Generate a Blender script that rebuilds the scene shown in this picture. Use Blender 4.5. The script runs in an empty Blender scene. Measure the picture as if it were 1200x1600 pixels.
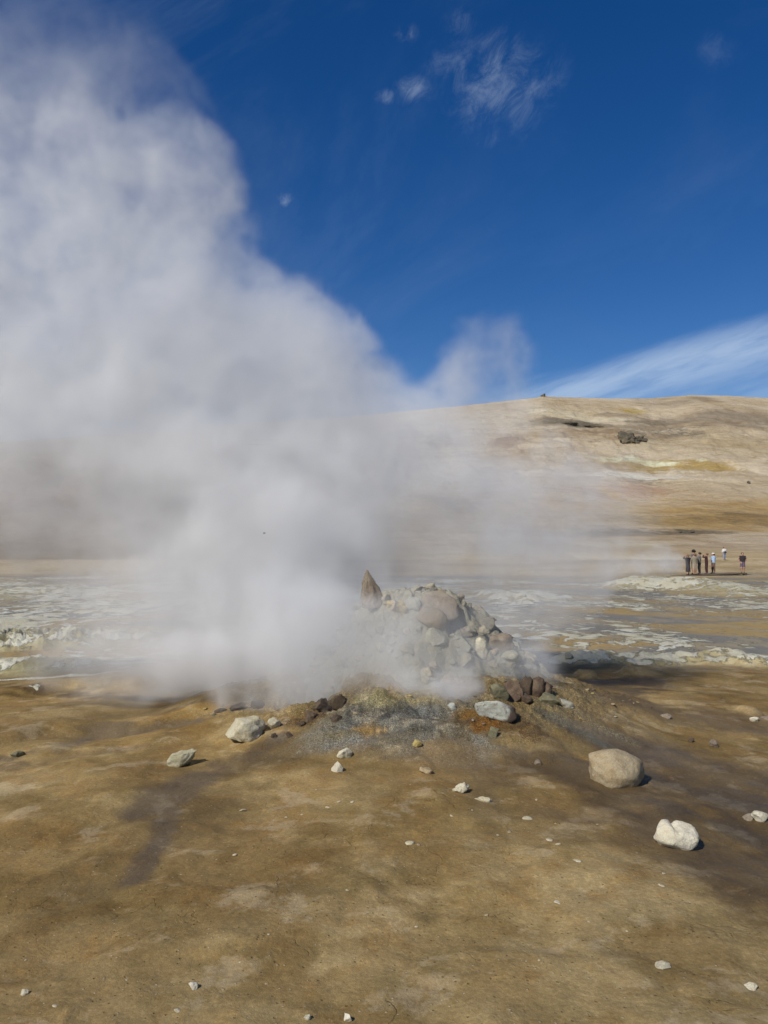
import bpy, bmesh, math, random
import numpy as np
from mathutils import Vector, Matrix, Euler

random.seed(7)
RNG = np.random.RandomState(11)
scene = bpy.context.scene
COL = scene.collection
R = math.radians

# ------------------------------------------------------------------ camera model
F = 1294.0                      # focal length in pixels of the 1200 x 1600 photograph
EYE = 1.6
TILT = R(2.65)
CT, ST = math.cos(TILT), math.sin(TILT)

def ray(px, py):
    u, v = (px - 600.0) / F, (800.0 - py) / F
    return np.array([u, CT - ST * v, ST + CT * v])

def at_depth(px, py, Y):
    d = ray(px, py)
    return Vector((d[0] * Y / d[1], Y, EYE + d[2] * Y / d[1]))

def sm(a, b, x):
    t = np.clip((x - a) / (b - a), 0, 1)
    return t * t * (3 - 2 * t)

# ------------------------------------------------------------------ numpy noise
def _hash(ix, iy, iz, seed):
    h = (ix * 374761393 + iy * 668265263 + iz * 2147483647 + seed * 1274126177) & 0x7FFFFFFF
    h = ((h ^ (h >> 13)) * 1274126177) & 0x7FFFFFFF
    h = ((h ^ (h >> 16)) * 1540483477) & 0x7FFFFFFF
    return ((h ^ (h >> 15)) & 0xFFFF) / 32767.5 - 1.0

def vnoise(x, y, z=None, seed=0):
    x = np.asarray(x, float); y = np.asarray(y, float)
    fx, fy = np.floor(x), np.floor(y)
    ix, iy = fx.astype(np.int64), fy.astype(np.int64)
    tx, ty = x - fx, y - fy
    tx = tx * tx * tx * (tx * (tx * 6 - 15) + 10); ty = ty * ty * ty * (ty * (ty * 6 - 15) + 10)
    if z is None:
        a = _hash(ix, iy, 0, seed) * (1 - tx) + _hash(ix + 1, iy, 0, seed) * tx
        b = _hash(ix, iy + 1, 0, seed) * (1 - tx) + _hash(ix + 1, iy + 1, 0, seed) * tx
        return a * (1 - ty) + b * ty
    z = np.asarray(z, float); fz = np.floor(z); iz = fz.astype(np.int64); tz = z - fz
    tz = tz * tz * tz * (tz * (tz * 6 - 15) + 10)
    o = 0
    for dz, wz in ((0, 1 - tz), (1, tz)):
        a = _hash(ix, iy, iz + dz, seed) * (1 - tx) + _hash(ix + 1, iy, iz + dz, seed) * tx
        b = _hash(ix, iy + 1, iz + dz, seed) * (1 - tx) + _hash(ix + 1, iy + 1, iz + dz, seed) * tx
        o = o + wz * (a * (1 - ty) + b * ty)
    return o

def fbm(x, y, z=None, octv=5, seed=0, gain=0.5):
    s, a, n, f = 0, 1.0, 0, 1.0
    for i in range(octv):
        s = s + a * vnoise(x * f + 17.3 * i, y * f - 9.1 * i, None if z is None else z * f + 5.7 * i, seed + i)
        n += a; a *= gain; f *= 2.03
    return s / n * 1.6

# ------------------------------------------------------------------ terrain height
MX, MY = 0.34, 8.15             # the fumarole's centre
RIDGE_U = np.array([-2500, -900, -300, 0, 300, 560, 700, 800, 838, 850, 870, 960, 1020, 1085, 1140, 1200, 1500, 2600, 4000], float)
RIDGE_P = np.array([760, 720, 700, 690, 668, 648, 635, 624, 619.5, 617, 618.5, 621, 620.5, 615.5, 616.5, 620, 640, 730, 790], float)

def hill_z(x, y):
    u = 600 + F * x / np.maximum(y, 1)
    e1 = (860 - np.interp(u, RIDGE_U, RIDGE_P)) / F
    Rr = 430 + 18 * fbm(u / 300.0, u * 0, octv=3, seed=41)
    s = np.clip((y - 104) / (Rr - 104), 0, 1)
    e0 = (860 - 873.0) / F
    prof = 0.80 * s ** 0.92 + 0.2 * sm(0, 1, s)
    e = e0 + (e1 - e0) * prof
    z = 1.6 + y * e
    win = s * (1 - s ** 6)
    rid = 1 - np.abs(fbm(x / 60.0 + 0.3 * fbm(x / 25., y / 25., octv=3, seed=60), y / 110.0, octv=5, seed=51))
    z = z + win * (2.4 * fbm(x / 42.0, y / 48.0, octv=6, seed=50) + 2.6 * (rid - 0.75)
                   + 1.5 * fbm(x / 16.0, y / 9.0, octv=4, seed=57) * sm(0.25, 0.5, s))
    z = z + win * 0.55 * fbm(x / 3.0, y / 3.4, octv=4, seed=58)
    over = np.maximum(y - Rr, 0)
    zr = 1.6 + Rr * e1
    return np.where(s >= 1, zr - over * 0.10 - over ** 2 * 0.0003 + 0.5 * fbm(x / 14.0, y / 14.0, octv=3, seed=59) * np.minimum(over / 20, 1), z)

CRUST = []                      # raised pale mineral crusts: centre, half axes, height (filled below)
def raw_plain(x, y):
    z = 0.035 * fbm(x / 1.1, y / 1.4, octv=4, seed=1) * np.exp(-y / 60) + 0.07 * fbm(x / 5.0, y / 5.0, octv=3, seed=2)
    z = z + 0.10 * fbm(x / 14.0, y / 18.0, octv=4, seed=3) * sm(10, 30, y)
    z = z + 0.0050 * fbm(x / 0.16, y / 0.2, octv=3, seed=4) * np.exp(-y / 14)
    # flat clay plates and a few soft hollows in front
    pl = fbm(x / 0.62, y / 0.72, octv=3, seed=5)
    z = z + 0.024 * sm(-0.2, 0.3, pl) * np.exp(-y / 10) + 0.011 * fbm(x / 0.27, y / 0.33, octv=4, seed=13) * np.exp(-y / 12)
    z = z - 0.45 * sm(22, 58, y) + 0.75 * sm(66, 106, y)
    # low ledges that run left of the mound
    led = y - (9.6 + 0.22 * (x + 3) + 0.35 * fbm(x / 1.3, y * 0, octv=3, seed=6))
    z = z + 0.10 * sm(-0.18, 0.05, led) * sm(-1.3, -2.6, x) * sm(4.0, 0.5, led)
    led = y - (7.05 + 0.42 * (x + 3.1) + 0.22 * fbm(x / 0.9, y * 0, octv=3, seed=8))
    z = z + (0.055 * sm(-0.14, 0.06, led) * sm(3.0, 0.2, led) - 0.035 * np.exp(-((led + 0.12) / 0.15) ** 2)) * sm(-1.0, -1.7, x)
    led = y - (6.55 + 0.30 * (x + 3.1) + 0.25 * fbm(x / 0.9, y * 0, octv=3, seed=9))
    z = z + (0.03 * sm(-0.12, 0.06, led) * sm(2.0, 0.2, led)) * sm(-1.2, -1.9, x)
    # right-hand runnels
    q = fbm(x / 2.4 + 0.4 * y, y / 0.9, octv=4, seed=7)
    z = z + 0.020 * q * sm(0.8, 2.2, x - 0.15 * (y - 6)) * sm(16, 9, y)
    return z

def apron(x, y):
    a = np.arctan2(y - MY, x - MX)
    r = np.hypot(x - MX, (y - MY) * 0.92) * (1 + 0.10 * fbm(np.cos(a) * 1.7, np.sin(a) * 1.7, octv=3, seed=20))
    c = np.maximum(0, 1 - r / 2.25)
    z = 0.56 * (c + 0.05 * c * (1 - c) * 4)
    z = z + 0.10 * np.exp(-(r / 3.4) ** 2)
    g = sm(2.3, 1.5, r)
    z = z + g * (0.05 * fbm(x / 0.33, y / 0.33, octv=4, seed=21) + 0.016 * fbm(x / 0.05, y / 0.06, octv=3, seed=22))
    # the slumped scar left of the front spur
    d = np.hypot((x + 0.62) / 0.30, (y - 7.30) / 0.34)
    z = z - 0.11 * sm(1.15, 0.45, d + 0.3 * fbm(x / .14, y / .14, octv=3, seed=23))
    return z

def H(x, y):
    x = np.asarray(x, float); y = np.asarray(y, float)
    z = raw_plain(x, y) + apron(x, y)
    for cx, cy, ax, ay, h, rough in CRUST:
        d = np.hypot((x - cx) / ax, (y - cy) / ay) + 0.35 * fbm(x / (0.5 * ax + .2), y / (0.5 * ay + .2), octv=3, seed=30)
        m = sm(1.1, 0.35, d)
        rg = 1 - np.abs(fbm(x / rough, y / (rough * 1.2), octv=4, seed=33))
        z = z + m * h * (0.55 + 0.75 * (rg - 0.4))
    if np.any(y > 100):
        t = sm(96, 112, y)
        z = z * (1 - t) + np.where(y > 96, hill_z(x, np.maximum(y, 104.0)) , 0) * t
    return z

def hit(px, py, fn=None):
    """The first point of the terrain along the ray through a photo pixel."""
    fn = fn or H
    d = ray(px, py); d = d / d[1]
    ys = np.geomspace(1.8, 520, 330)
    for rnd in range(2):
        zz = EYE + d[2] * ys
        hz = fn(d[0] * ys, ys)
        k = int(np.argmax(zz < hz))
        if zz[k] >= hz[k]:
            k = len(ys) - 1
        k = max(k, 1)
        if rnd == 0:
            ys = np.linspace(ys[k - 1], ys[k], 24)
    a = (zz[k - 1] - hz[k - 1]); b = (hz[k] - zz[k])
    y = ys[k - 1] + (ys[k] - ys[k - 1]) * a / max(a + b, 1e-9)
    return Vector((d[0] * y, y, float(fn(d[0] * y, y))))

def add_crust(px, py, rx, ry, h, rough):
    c = hit(px, py); n = hit(px, py - ry); f = hit(px, py + ry)
    CRUST.append((c.x, c.y, rx * c.y / F, max(0.25, abs(n.y - f.y) / 2), h, rough))
for a in ((40, 1003, 130, 16, 0.20, 0.38), (190, 1000, 120, 14, 0.16, 0.35), (70, 1034, 100, 8, 0.08, 0.3),
          (1000, 1030, 120, 9, 0.13, 0.5), (1170, 1030, 90, 10, 0.16, 0.6), (900, 1030, 60, 5, 0.12, 0.5),
          (1040, 918, 110, 9, 0.62, 6.0), (830, 934, 80, 5, 0.35, 3.0), (60, 926, 110, 8, 0.25, 3.0),
          (1000, 1052, 40, 4, 0.10, 0.5), (915, 1055, 18, 3, 0.09, 0.5), (1166, 1111, 18, 3, 0.07, 0.5)):
    add_crust(*a)

# ------------------------------------------------------------------ object helpers
def tag(o, label=None, cat=None, group=None, kind=None):
    if label: o['label'] = label
    if cat: o['category'] = cat
    if group: o['group'] = group
    if kind: o['kind'] = kind
    return o

def mesh_obj(name, verts, faces, mat=None, parent=None, smooth=True):
    me = bpy.data.meshes.new(name)
    me.from_pydata([tuple(v) for v in verts], [], faces)
    me.update()
    if smooth:
        me.polygons.foreach_set('use_smooth', [True] * len(me.polygons))
    if mat:
        for m in (mat if isinstance(mat, (list, tuple)) else [mat]):
            me.materials.append(m)
    o = bpy.data.objects.new(name, me)
    COL.objects.link(o)
    if parent: o.parent = parent
    return o

def grid_obj(name, X, Y, Z, mat, attrs=None, color=None):
    nr, nc = X.shape
    me = bpy.data.meshes.new(name)
    me.vertices.add(nr * nc)
    me.vertices.foreach_set('co', np.stack([X, Y, Z], -1).astype(np.float32).ravel())
    i = np.arange(nr * nc).reshape(nr, nc)
    q = np.stack([i[:-1, :-1], i[:-1, 1:], i[1:, 1:], i[1:, :-1]], -1).reshape(-1, 4)
    me.loops.add(q.size); me.polygons.add(len(q))
    me.loops.foreach_set('vertex_index', q.astype(np.int32).ravel())
    me.polygons.foreach_set('loop_start', np.arange(0, q.size, 4, dtype=np.int32))
    me.polygons.foreach_set('use_smooth', np.ones(len(q), bool))
    me.update(calc_edges=True)
    for k, v in (attrs or {}).items():
        a = me.attributes.new(k, 'FLOAT', 'POINT')
        a.data.foreach_set('value', np.ascontiguousarray(v, dtype=np.float32).ravel())
    if color is not None:
        a = me.attributes.new('tint', 'FLOAT_COLOR', 'POINT')
        c = np.concatenate([color, np.ones(color.shape[:2] + (1,))], -1).astype(np.float32)
        a.data.foreach_set('color', c.ravel())
    me.materials.append(mat)
    o = bpy.data.objects.new(name, me)
    COL.objects.link(o)
    return o

# ------------------------------------------------------------------ node helpers
class NT:
    def __init__(self, tree):
        self.t = tree; self.n = tree.nodes; self.l = tree.links
    def node(self, typ, **kw):
        nd = self.n.new(typ)
        ins = kw.pop('ins', {})
        for k, v in kw.items(): setattr(nd, k, v)
        for k, v in ins.items(): self.set(nd, k, v)
        return nd
    def set(self, nd, k, v):
        s = nd.inputs[k]
        if hasattr(v, 'is_output') or isinstance(v, bpy.types.NodeSocket): self.l.new(v, s)
        else: s.default_value = v
    def math(self, op, a, b=0.0, c=None, clamp=False):
        nd = self.node('ShaderNodeMath', operation=op, use_clamp=clamp)
        self.set(nd, 0, a); self.set(nd, 1, b)
        if c is not None: self.set(nd, 2, c)
        return nd.outputs[0]
    def ramp(self, x, lo, hi, a=0.0, b=1.0):
        nd = self.node('ShaderNodeMapRange', interpolation_type='SMOOTHSTEP')
        for k, v in zip(('Value', 'From Min', 'From Max', 'To Min', 'To Max'), (x, lo, hi, a, b)): self.set(nd, k, v)
        return nd.outputs[0]
    def noise(self, vec, scale, detail=5.0, rough=0.55, dist=0.0):
        nd = self.node('ShaderNodeTexNoise')
        for k, v in (('Vector', vec), ('Scale', scale), ('Detail', detail), ('Roughness', rough), ('Distortion', dist)): self.set(nd, k, v)
        return nd.outputs['Fac']
    def mix(self, f, a, b, mode='MIX'):
        nd = self.node('ShaderNodeMix', data_type='RGBA', blend_type=mode)
        self.set(nd, 0, f)
        for k, v in ((6, a), (7, b)):
            self.set(nd, k, (*v, 1.0) if isinstance(v, tuple) and len(v) == 3 else v)
        return nd.outputs[2]
    def scale(self, vec, s):
        nd = self.node('ShaderNodeVectorMath', operation='MULTIPLY')
        self.set(nd, 0, vec); self.set(nd, 1, s)
        return nd.outputs[0]
    def attr(self, name, out='Fac'):
        nd = self.node('ShaderNodeAttribute', attribute_name=name)
        return nd.outputs[out]

def new_mat(name):
    m = bpy.data.materials.new(name); m.use_nodes = True
    t = NT(m.node_tree)
    b = m.node_tree.nodes['Principled BSDF']
    return m, t, b

# ------------------------------------------------------------------ materials
def ground_material():
    m, t, b = new_mat('mud')
    pos = t.node('ShaderNodeNewGeometry').outputs['Position']
    tint = t.attr('tint', 'Color'); wet = t.attr('wet'); grit = t.attr('grit'); crust = t.attr('crust'); plain = t.attr('plain')
    n1 = t.noise(pos, 1.6, 8, 0.6, 0.6)
    n2 = t.noise(pos, 7.0, 7, 0.62, 0.4)
    n3 = t.noise(pos, 55.0, 5, 0.65)
    n4 = t.noise(pos, 190.0, 3, 0.6)
    c = t.mix(t.ramp(n1, 0.36, 0.66), tint, t.mix(1.0, tint, (0.70, 0.66, 0.56), 'MULTIPLY'))
    # ochre and pale bloom mottling of the clay
    dry = t.math('SUBTRACT', 1.0, wet, clamp=True)
    c = t.mix(t.math('MULTIPLY', t.ramp(n2, 0.52, 0.72), 0.5), c, t.mix(1.0, c, (1.22, 1.04, 0.80), 'MULTIPLY'))
    c = t.mix(t.math('MULTIPLY', t.ramp(n2, 0.47, 0.30), t.math('MULTIPLY', dry, 0.62)), c, t.mix(1.0, c, (1.38, 1.38, 1.36), 'MULTIPLY'))
    c = t.mix(t.ramp(n3, 0.3, 0.75, 0.0, 0.55), c, t.mix(1.0, c, (0.62, 0.6, 0.57), 'MULTIPLY'))
    nb = t.noise(pos, 2.6, 11, 0.68, 0.2)
    c = t.mix(t.math('MULTIPLY', t.ramp(nb, 0.54, 0.63), t.math('MULTIPLY', dry, 0.68)), c, t.mix(0.5, t.mix(1.0, c, (1.45, 1.42, 1.4), 'MULTIPLY'), (0.42, 0.36, 0.25)))
    c = t.mix(t.math('MULTIPLY', t.ramp(t.noise(pos, 4.6, 10, 0.72, 0.2), 0.53, 0.66), 0.62), c, t.mix(1.0, c, (0.72, 0.64, 0.52), 'MULTIPLY'))
    # small pale salt flecks
    v = t.node('ShaderNodeTexVoronoi', ins={'Vector': pos, 'Scale': 17.0, 'Randomness': 1.0})
    fl = t.math('MULTIPLY', t.ramp(t.math('ADD', v.outputs['Distance'], t.math('MULTIPLY', n3, 0.12)), 0.15, 0.10), t.ramp(t.noise(pos, 3.1, 3), 0.58, 0.66))
    fl = t.math('MULTIPLY', fl, t.math('MULTIPLY', dry, t.ramp(t.node('ShaderNodeSeparateColor', ins={0: v.outputs['Color']}).outputs[0], 0.55, 0.6)))
    c = t.mix(t.math('MULTIPLY', fl, 0.75), c, (0.58, 0.52, 0.38))
    pv = t.node('ShaderNodeTexVoronoi', ins={'Vector': pos, 'Scale': 46.0, 'Randomness': 1.0})
    ps = t.node('ShaderNodeSeparateColor', ins={0: pv.outputs['Color']})
    pit = t.math('MULTIPLY', t.ramp(pv.outputs['Distance'], 0.30, 0.16), t.ramp(ps.outputs[0], 0.84, 0.88))
    c = t.mix(t.math('MULTIPLY', pit, 0.55), c, t.mix(1.0, c, (0.45, 0.42, 0.38), 'MULTIPLY'))
    lite = t.math('MULTIPLY', t.ramp(pv.outputs['Distance'], 0.26, 0.12), t.ramp(ps.outputs[1], 0.90, 0.93))
    c = t.mix(t.math('MULTIPLY', lite, t.math('MULTIPLY', dry, 0.6)), c, (0.52, 0.46, 0.34))
    c = t.mix(t.ramp(t.noise(pos, 330.0, 2, 0.6), 0.35, 0.7, 0.0, 0.5), c, t.mix(1.0, c, (0.62, 0.61, 0.6), 'MULTIPLY'))
    c = t.mix(t.ramp(n3, 0.5, 0.28, 0.0, 0.4), c, t.mix(1.0, c, (1.4, 1.4, 1.38), 'MULTIPLY'))
    # grit: grey, rusty and pale grains
    g1 = t.node('ShaderNodeTexVoronoi', ins={'Vector': pos, 'Scale': 140.0})
    gs = t.node('ShaderNodeSeparateColor', ins={0: g1.outputs['Color']})
    cg = t.mix(t.ramp(gs.outputs[0], 0.62, 0.95), t.mix(t.ramp(gs.outputs[1], 0.45, 0.1), c, t.mix(1.0, c, (0.42, 0.42, 0.44), 'MULTIPLY')), t.mix(1.0, c, (1.95, 1.9, 1.75), 'MULTIPLY'))
    c = t.mix(grit, c, cg)
    # crusts of the mid plain: thin white sheets over blue-grey and ochre mud
    pw = t.scale(pos, (1.0, 0.55, 1.0))
    p1 = t.noise(pw, 0.75, 10, 0.7, 0.5)
    p2 = t.noise(t.scale(pos, (0.6, 0.75, 1.0)), 0.26, 7, 0.62, 0.5)
    p3 = t.noise(t.scale(pos, (1.0, 0.7, 1.0)), 2.6, 8, 0.70, 0.4)
    pc = t.mix(t.ramp(p2, 0.42, 0.56), (0.20, 0.19, 0.165), (0.36, 0.25, 0.10))
    pc = t.mix(t.math('MULTIPLY', t.ramp(p1, 0.46, 0.60), 0.7), pc, (0.33, 0.27, 0.17))
    pc = t.mix(t.ramp(p3, 0.45, 0.3, 0.0, 0.6), pc, (0.13, 0.125, 0.12))
    c = t.mix(plain, c, pc)
    wh = t.math('ADD', t.math('MULTIPLY', t.math('SUBTRACT', p3, 0.5), 2.5), t.math('MULTIPLY', t.math('SUBTRACT', p1, 0.5), 0.8))
    wh = t.ramp(t.math('ADD', wh, t.math('SUBTRACT', t.math('MULTIPLY', crust, 1.05), 0.43)), 0.0, 0.15)
    wh = t.math('MULTIPLY', wh, t.ramp(crust, 0.02, 0.12))
    wc = t.mix(t.ramp(p1, 0.36, 0.62), (0.70, 0.69, 0.58), (0.58, 0.53, 0.37))
    wc = t.mix(t.ramp(n3, 0.35, 0.8, 0, 0.6), wc, t.mix(1.0, wc, (0.72, 0.72, 0.68), 'MULTIPLY'))
    c = t.mix(wh, c, wc)
    # hairline drying cracks
    ve = t.node('ShaderNodeTexVoronoi', feature='DISTANCE_TO_EDGE', ins={'Vector': t.node('ShaderNodeVectorMath', operation='ADD', ins={0: pos, 1: t.scale(t.node('ShaderNodeTexNoise', ins={'Vector': pos, 'Scale': 5.0, 'Detail': 4.0}).outputs['Color'], (0.28, 0.28, 0.0))}).outputs[0], 'Scale': 2.3})
    ck = t.math('MULTIPLY', t.ramp(ve.outputs['Distance'], 0.011, 0.002), t.math('MULTIPLY', dry, t.ramp(n1, 0.5, 0.62)))
    c = t.mix(t.math('MULTIPLY', ck, 0.35), c, t.mix(1.0, c, (0.45, 0.42, 0.38), 'MULTIPLY'))
    t.set(b, 'Base Color', c)
    t.set(b, 'Roughness', t.math('ADD', t.ramp(wet, 0.0, 1.0, 0.92, 0.42), t.math('MULTIPLY', n3, 0.12)))
    t.set(b, 'Specular IOR Level', t.ramp(wet, 0, 1, 0.2, 0.5))
    hgt = t.math('ADD', t.math('MULTIPLY', n2, 0.018), t.math('ADD', t.math('MULTIPLY', n3, 0.0042), t.math('MULTIPLY', n4, 0.0016)))
    hgt = t.math('ADD', hgt, t.math('SUBTRACT', t.math('MULTIPLY', lite, 0.004), t.math('MULTIPLY', pit, 0.004)))
    hgt = t.math('ADD', hgt, t.math('MULTIPLY', grit, t.math('MULTIPLY', t.math('SUBTRACT', 1.0, g1.outputs['Distance']), 0.008)))
    hgt = t.math('ADD', hgt, t.math('MULTIPLY', wh, t.math('MULTIPLY', p3, 0.14)))
    hgt = t.math('SUBTRACT', hgt, t.math('MULTIPLY', ck, 0.004))
    bp = t.node('ShaderNodeBump', ins={'Height': hgt, 'Strength': 0.8, 'Distance': 1.0})
    t.set(b, 'Normal', bp.outputs[0])
    return m

def hill_material():
    m, t, b = new_mat('hill_clay')
    pos = t.node('ShaderNodeNewGeometry').outputs['Position']
    tint = t.attr('tint', 'Color'); band = t.attr('grit')
    s = t.scale(pos, (0.6, 0.6, 1.8))
    n1 = t.noise(s, 0.045, 8, 0.6, 0.6)
    n2 = t.noise(t.scale(pos, (0.5, 1.0, 2.4)), 0.22, 8, 0.65, 0.5)
    n3 = t.noise(pos, 1.1, 6, 0.65)
    c = t.mix(t.ramp(n1, 0.38, 0.66), tint, t.mix(1.0, tint, (0.80, 0.74, 0.66), 'MULTIPLY'))
    c = t.mix(t.math('MULTIPLY', t.ramp(n2, 0.53, 0.68), 0.7), c, t.mix(1.0, c, (0.70, 0.63, 0.54), 'MULTIPLY'))
    c = t.mix(t.math('MULTIPLY', t.ramp(n2, 0.44, 0.30), 0.5), c, t.mix(1.0, c, (1.22, 1.24, 1.26), 'MULTIPLY'))
    c = t.mix(t.ramp(n3, 0.4, 0.8, 0.0, 0.4), c, t.mix(1.0, c, (0.62, 0.58, 0.52), 'MULTIPLY'))
    gl = t.noise(t.node('ShaderNodeMapping', ins={'Vector': pos, 'Scale': (0.16, 0.022, 0.05)}).outputs[0], 1.0, 9, 0.68, 0.6)
    c = t.mix(t.math('MULTIPLY', t.ramp(gl, 0.53, 0.66), 0.5), c, t.mix(1.0, c, (0.72, 0.66, 0.60), 'MULTIPLY'))
    c = t.mix(t.math('MULTIPLY', t.ramp(gl, 0.45, 0.33), 0.6), c, t.mix(1.0, c, (1.22, 1.22, 1.24), 'MULTIPLY'))
    # scattered dark stones and scree specks
    v = t.node('ShaderNodeTexVoronoi', ins={'Vector': t.scale(pos, (1.0, 0.6, 1.4)), 'Scale': 0.35})
    sp = t.math('MULTIPLY', t.ramp(t.math('ADD', v.outputs['Distance'], t.math('MULTIPLY', n3, 0.25)), 0.27, 0.20), t.ramp(n1, 0.50, 0.62))
    c = t.mix(t.math('MULTIPLY', sp, 0.55), c, (0.13, 0.10, 0.07))
    sc = t.math('MULTIPLY', band, t.ramp(t.noise(t.scale(pos, (0.7, 0.5, 2.2)), 0.7, 7, 0.7), 0.44, 0.56))
    c = t.mix(sc, c, (0.125, 0.115, 0.085))
    t.set(b, 'Base Color', c); t.set(b, 'Roughness', 0.95); t.set(b, 'Specular IOR Level', 0.15)
    h = t.math('ADD', t.math('MULTIPLY', n2, 1.3), t.math('MULTIPLY', n3, 0.30))
    t.set(b, 'Normal', t.node('ShaderNodeBump', ins={'Height': h, 'Strength': 0.9, 'Distance': 1.0}).outputs[0])
    return m

def rock_material(name, c1, c2, c3=None, k=1.0, rough=0.9, speck=0.62, tail=False):
    """Stone of a main colour c1 with blotches of c2 and stains of c3; k scales the pattern with the stone."""
    m, t, b = new_mat(name)
    co = t.node('ShaderNodeTexCoord').outputs['Object']
    rnd = t.node('ShaderNodeObjectInfo').outputs['Random']
    off = t.node('ShaderNodeVectorMath', operation='ADD', ins={0: co, 1: t.node('ShaderNodeCombineXYZ', ins={0: t.math('MULTIPLY', rnd, 37.0), 1: t.math('MULTIPLY', rnd, 13.0)}).outputs[0]}).outputs[0]
    n1 = t.noise(off, 9.0 * k, 7, 0.62, 0.5); n2 = t.noise(off, 26.0 * k, 6, 0.66, 0.3); n3 = t.noise(off, 120.0 * k, 4, 0.65)
    c = t.mix(t.ramp(n1, 0.40, 0.62), c1, c2)
    if c3: c = t.mix(t.math('MULTIPLY', t.ramp(n2, 0.54, 0.68), 0.8), c, c3)
    c = t.mix(t.ramp(n3, 0.35, 0.75, 0, speck), c, t.mix(1.0, c, (0.55, 0.53, 0.5), 'MULTIPLY'))
    c = t.mix(t.math('MULTIPLY', t.ramp(n2, 0.42, 0.30), 0.5), c, t.mix(1.0, c, (1.28, 1.27, 1.24), 'MULTIPLY'))
    if tail:   # the low end of the long stone is stained dark by the mud
        xx = t.node('ShaderNodeSeparateXYZ', ins={0: co}).outputs[0]
        c = t.mix(t.ramp(t.math('ADD', xx, t.math('MULTIPLY', t.math('SUBTRACT', n1, 0.5), 0.2)), 0.05, 0.13), c, (0.075, 0.052, 0.04))
    hs = t.node('ShaderNodeHueSaturation', ins={'Color': c, 'Value': t.ramp(rnd, 0, 1, 0.86, 1.12)})
    t.set(b, 'Base Color', hs.outputs[0]); t.set(b, 'Roughness', rough); t.set(b, 'Specular IOR Level', 0.25)
    h = t.math('ADD', t.math('MULTIPLY', n1, 0.02 / k), t.math('ADD', t.math('MULTIPLY', n2, 0.012 / k), t.math('MULTIPLY', n3, 0.003 / k)))
    t.set(b, 'Normal', t.node('ShaderNodeBump', ins={'Height': h, 'Strength': 0.9, 'Distance': 1.0}).outputs[0])
    return m

def cloth(name, c, rough=0.9):
    m, t, b = new_mat(name)
    co = t.node('ShaderNodeTexCoord').outputs['Object']
    n = t.noise(co, 14.0, 4)
    t.set(b, 'Base Color', t.mix(t.ramp(n, 0.3, 0.7), tuple(v * 0.78 for v in c), tuple(min(1, v * 1.15) for v in c)))
    t.set(b, 'Roughness', rough)
    return m

MUD = ground_material(); HILL = hill_material()
RM = {
    'tan': rock_material('tan_stone', (0.46, 0.37, 0.23), (0.36, 0.27, 0.15), (0.52, 0.45, 0.32)),
    'pale': rock_material('pale_stone', (0.60, 0.55, 0.40), (0.50, 0.44, 0.29), (0.36, 0.30, 0.18)),
    'white': rock_material('white_stone', (0.68, 0.63, 0.50), (0.62, 0.56, 0.41), (0.52, 0.45, 0.31), speck=0.45),
    'green': rock_material('greenish_stone', (0.50, 0.46, 0.31), (0.40, 0.35, 0.21), (0.33, 0.36, 0.22)),
    'silver': rock_material('grey_white_stone', (0.50, 0.52, 0.45), (0.36, 0.35, 0.31), (0.20, 0.15, 0.11), tail=True),
    'grey': rock_material('ash_grey_stone', (0.37, 0.355, 0.285), (0.31, 0.295, 0.23), (0.44, 0.41, 0.30)),
    'heap': rock_material('drab_stone', (0.34, 0.305, 0.225), (0.285, 0.25, 0.18), (0.42, 0.38, 0.27)),
    'pink': rock_material('pinkish_stone', (0.37, 0.30, 0.215), (0.34, 0.285, 0.21), (0.38, 0.25, 0.165)),
    'brown': rock_material('brown_stone', (0.235, 0.185, 0.135), (0.30, 0.25, 0.185), (0.15, 0.115, 0.085)),
    'rust': rock_material('rusty_stone', (0.105, 0.07, 0.048), (0.165, 0.12, 0.08), (0.07, 0.045, 0.036)),
    'dark': rock_material('dark_clod', (0.075, 0.058, 0.045), (0.12, 0.085, 0.055), (0.16, 0.11, 0.07)),
    'yellow': rock_material('sulphur_stone', (0.46, 0.36, 0.13), (0.40, 0.30, 0.12), (0.55, 0.46, 0.22)),
    'olive': rock_material('olive_stone', (0.16, 0.15, 0.09), (0.22, 0.20, 0.12), (0.12, 0.11, 0.08)),
    'outcrop': rock_material('dark_outcrop_rock', (0.115, 0.10, 0.075), (0.17, 0.14, 0.09), (0.26, 0.21, 0.13), k=0.02),
}

# ------------------------------------------------------------------ the ground and hill sheets
def spans():
    a = np.linspace(-0.5, 0.5, 900)
    g = np.geomspace(0.002, 1.3, 46)
    return np.concatenate([-(0.5 + g[::-1]), a, 0.5 + g])
U = spans()
yr_near = 1.0 / np.linspace(1 / 2.05, 1 / 104.0, 640)
yr_near = np.concatenate([[-14, -6, -2.5, -0.8, 0.2, 0.8, 1.2, 1.5, 1.75, 1.92], yr_near])
def fan(ys):
    Yg = np.repeat(ys[:, None], len(U), 1)
    return U[None, :] * (np.maximum(Yg, 0) + 1.6), Yg

def ellipse(X, Y, px, py, rx, ry, warp=0.35, ws=1.0, soft=0.55):
    c = hit(px, py); n = hit(px, py + ry); f = hit(px, py - ry)
    ax = rx * c.y / F; ay = max(abs(f.y - n.y) / 2, 0.05)
    ay = min(ay, c.y * 0.8)
    d = np.hypot((X - c.x) / ax, (Y - c.y) / ay)
    if warp:
        s = ws * max(ax, 0.12); sy = ws * max(ay, 0.12)
        near = d < 1.0 + soft * 0.5 + warp * 1.6
        d[near] += warp * fbm(X[near] / s, Y[near] / sy, octv=4, seed=int(px * 7 + py) % 997)
    return sm(1.0 + soft * 0.5, 1.0 - soft, d)

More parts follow.
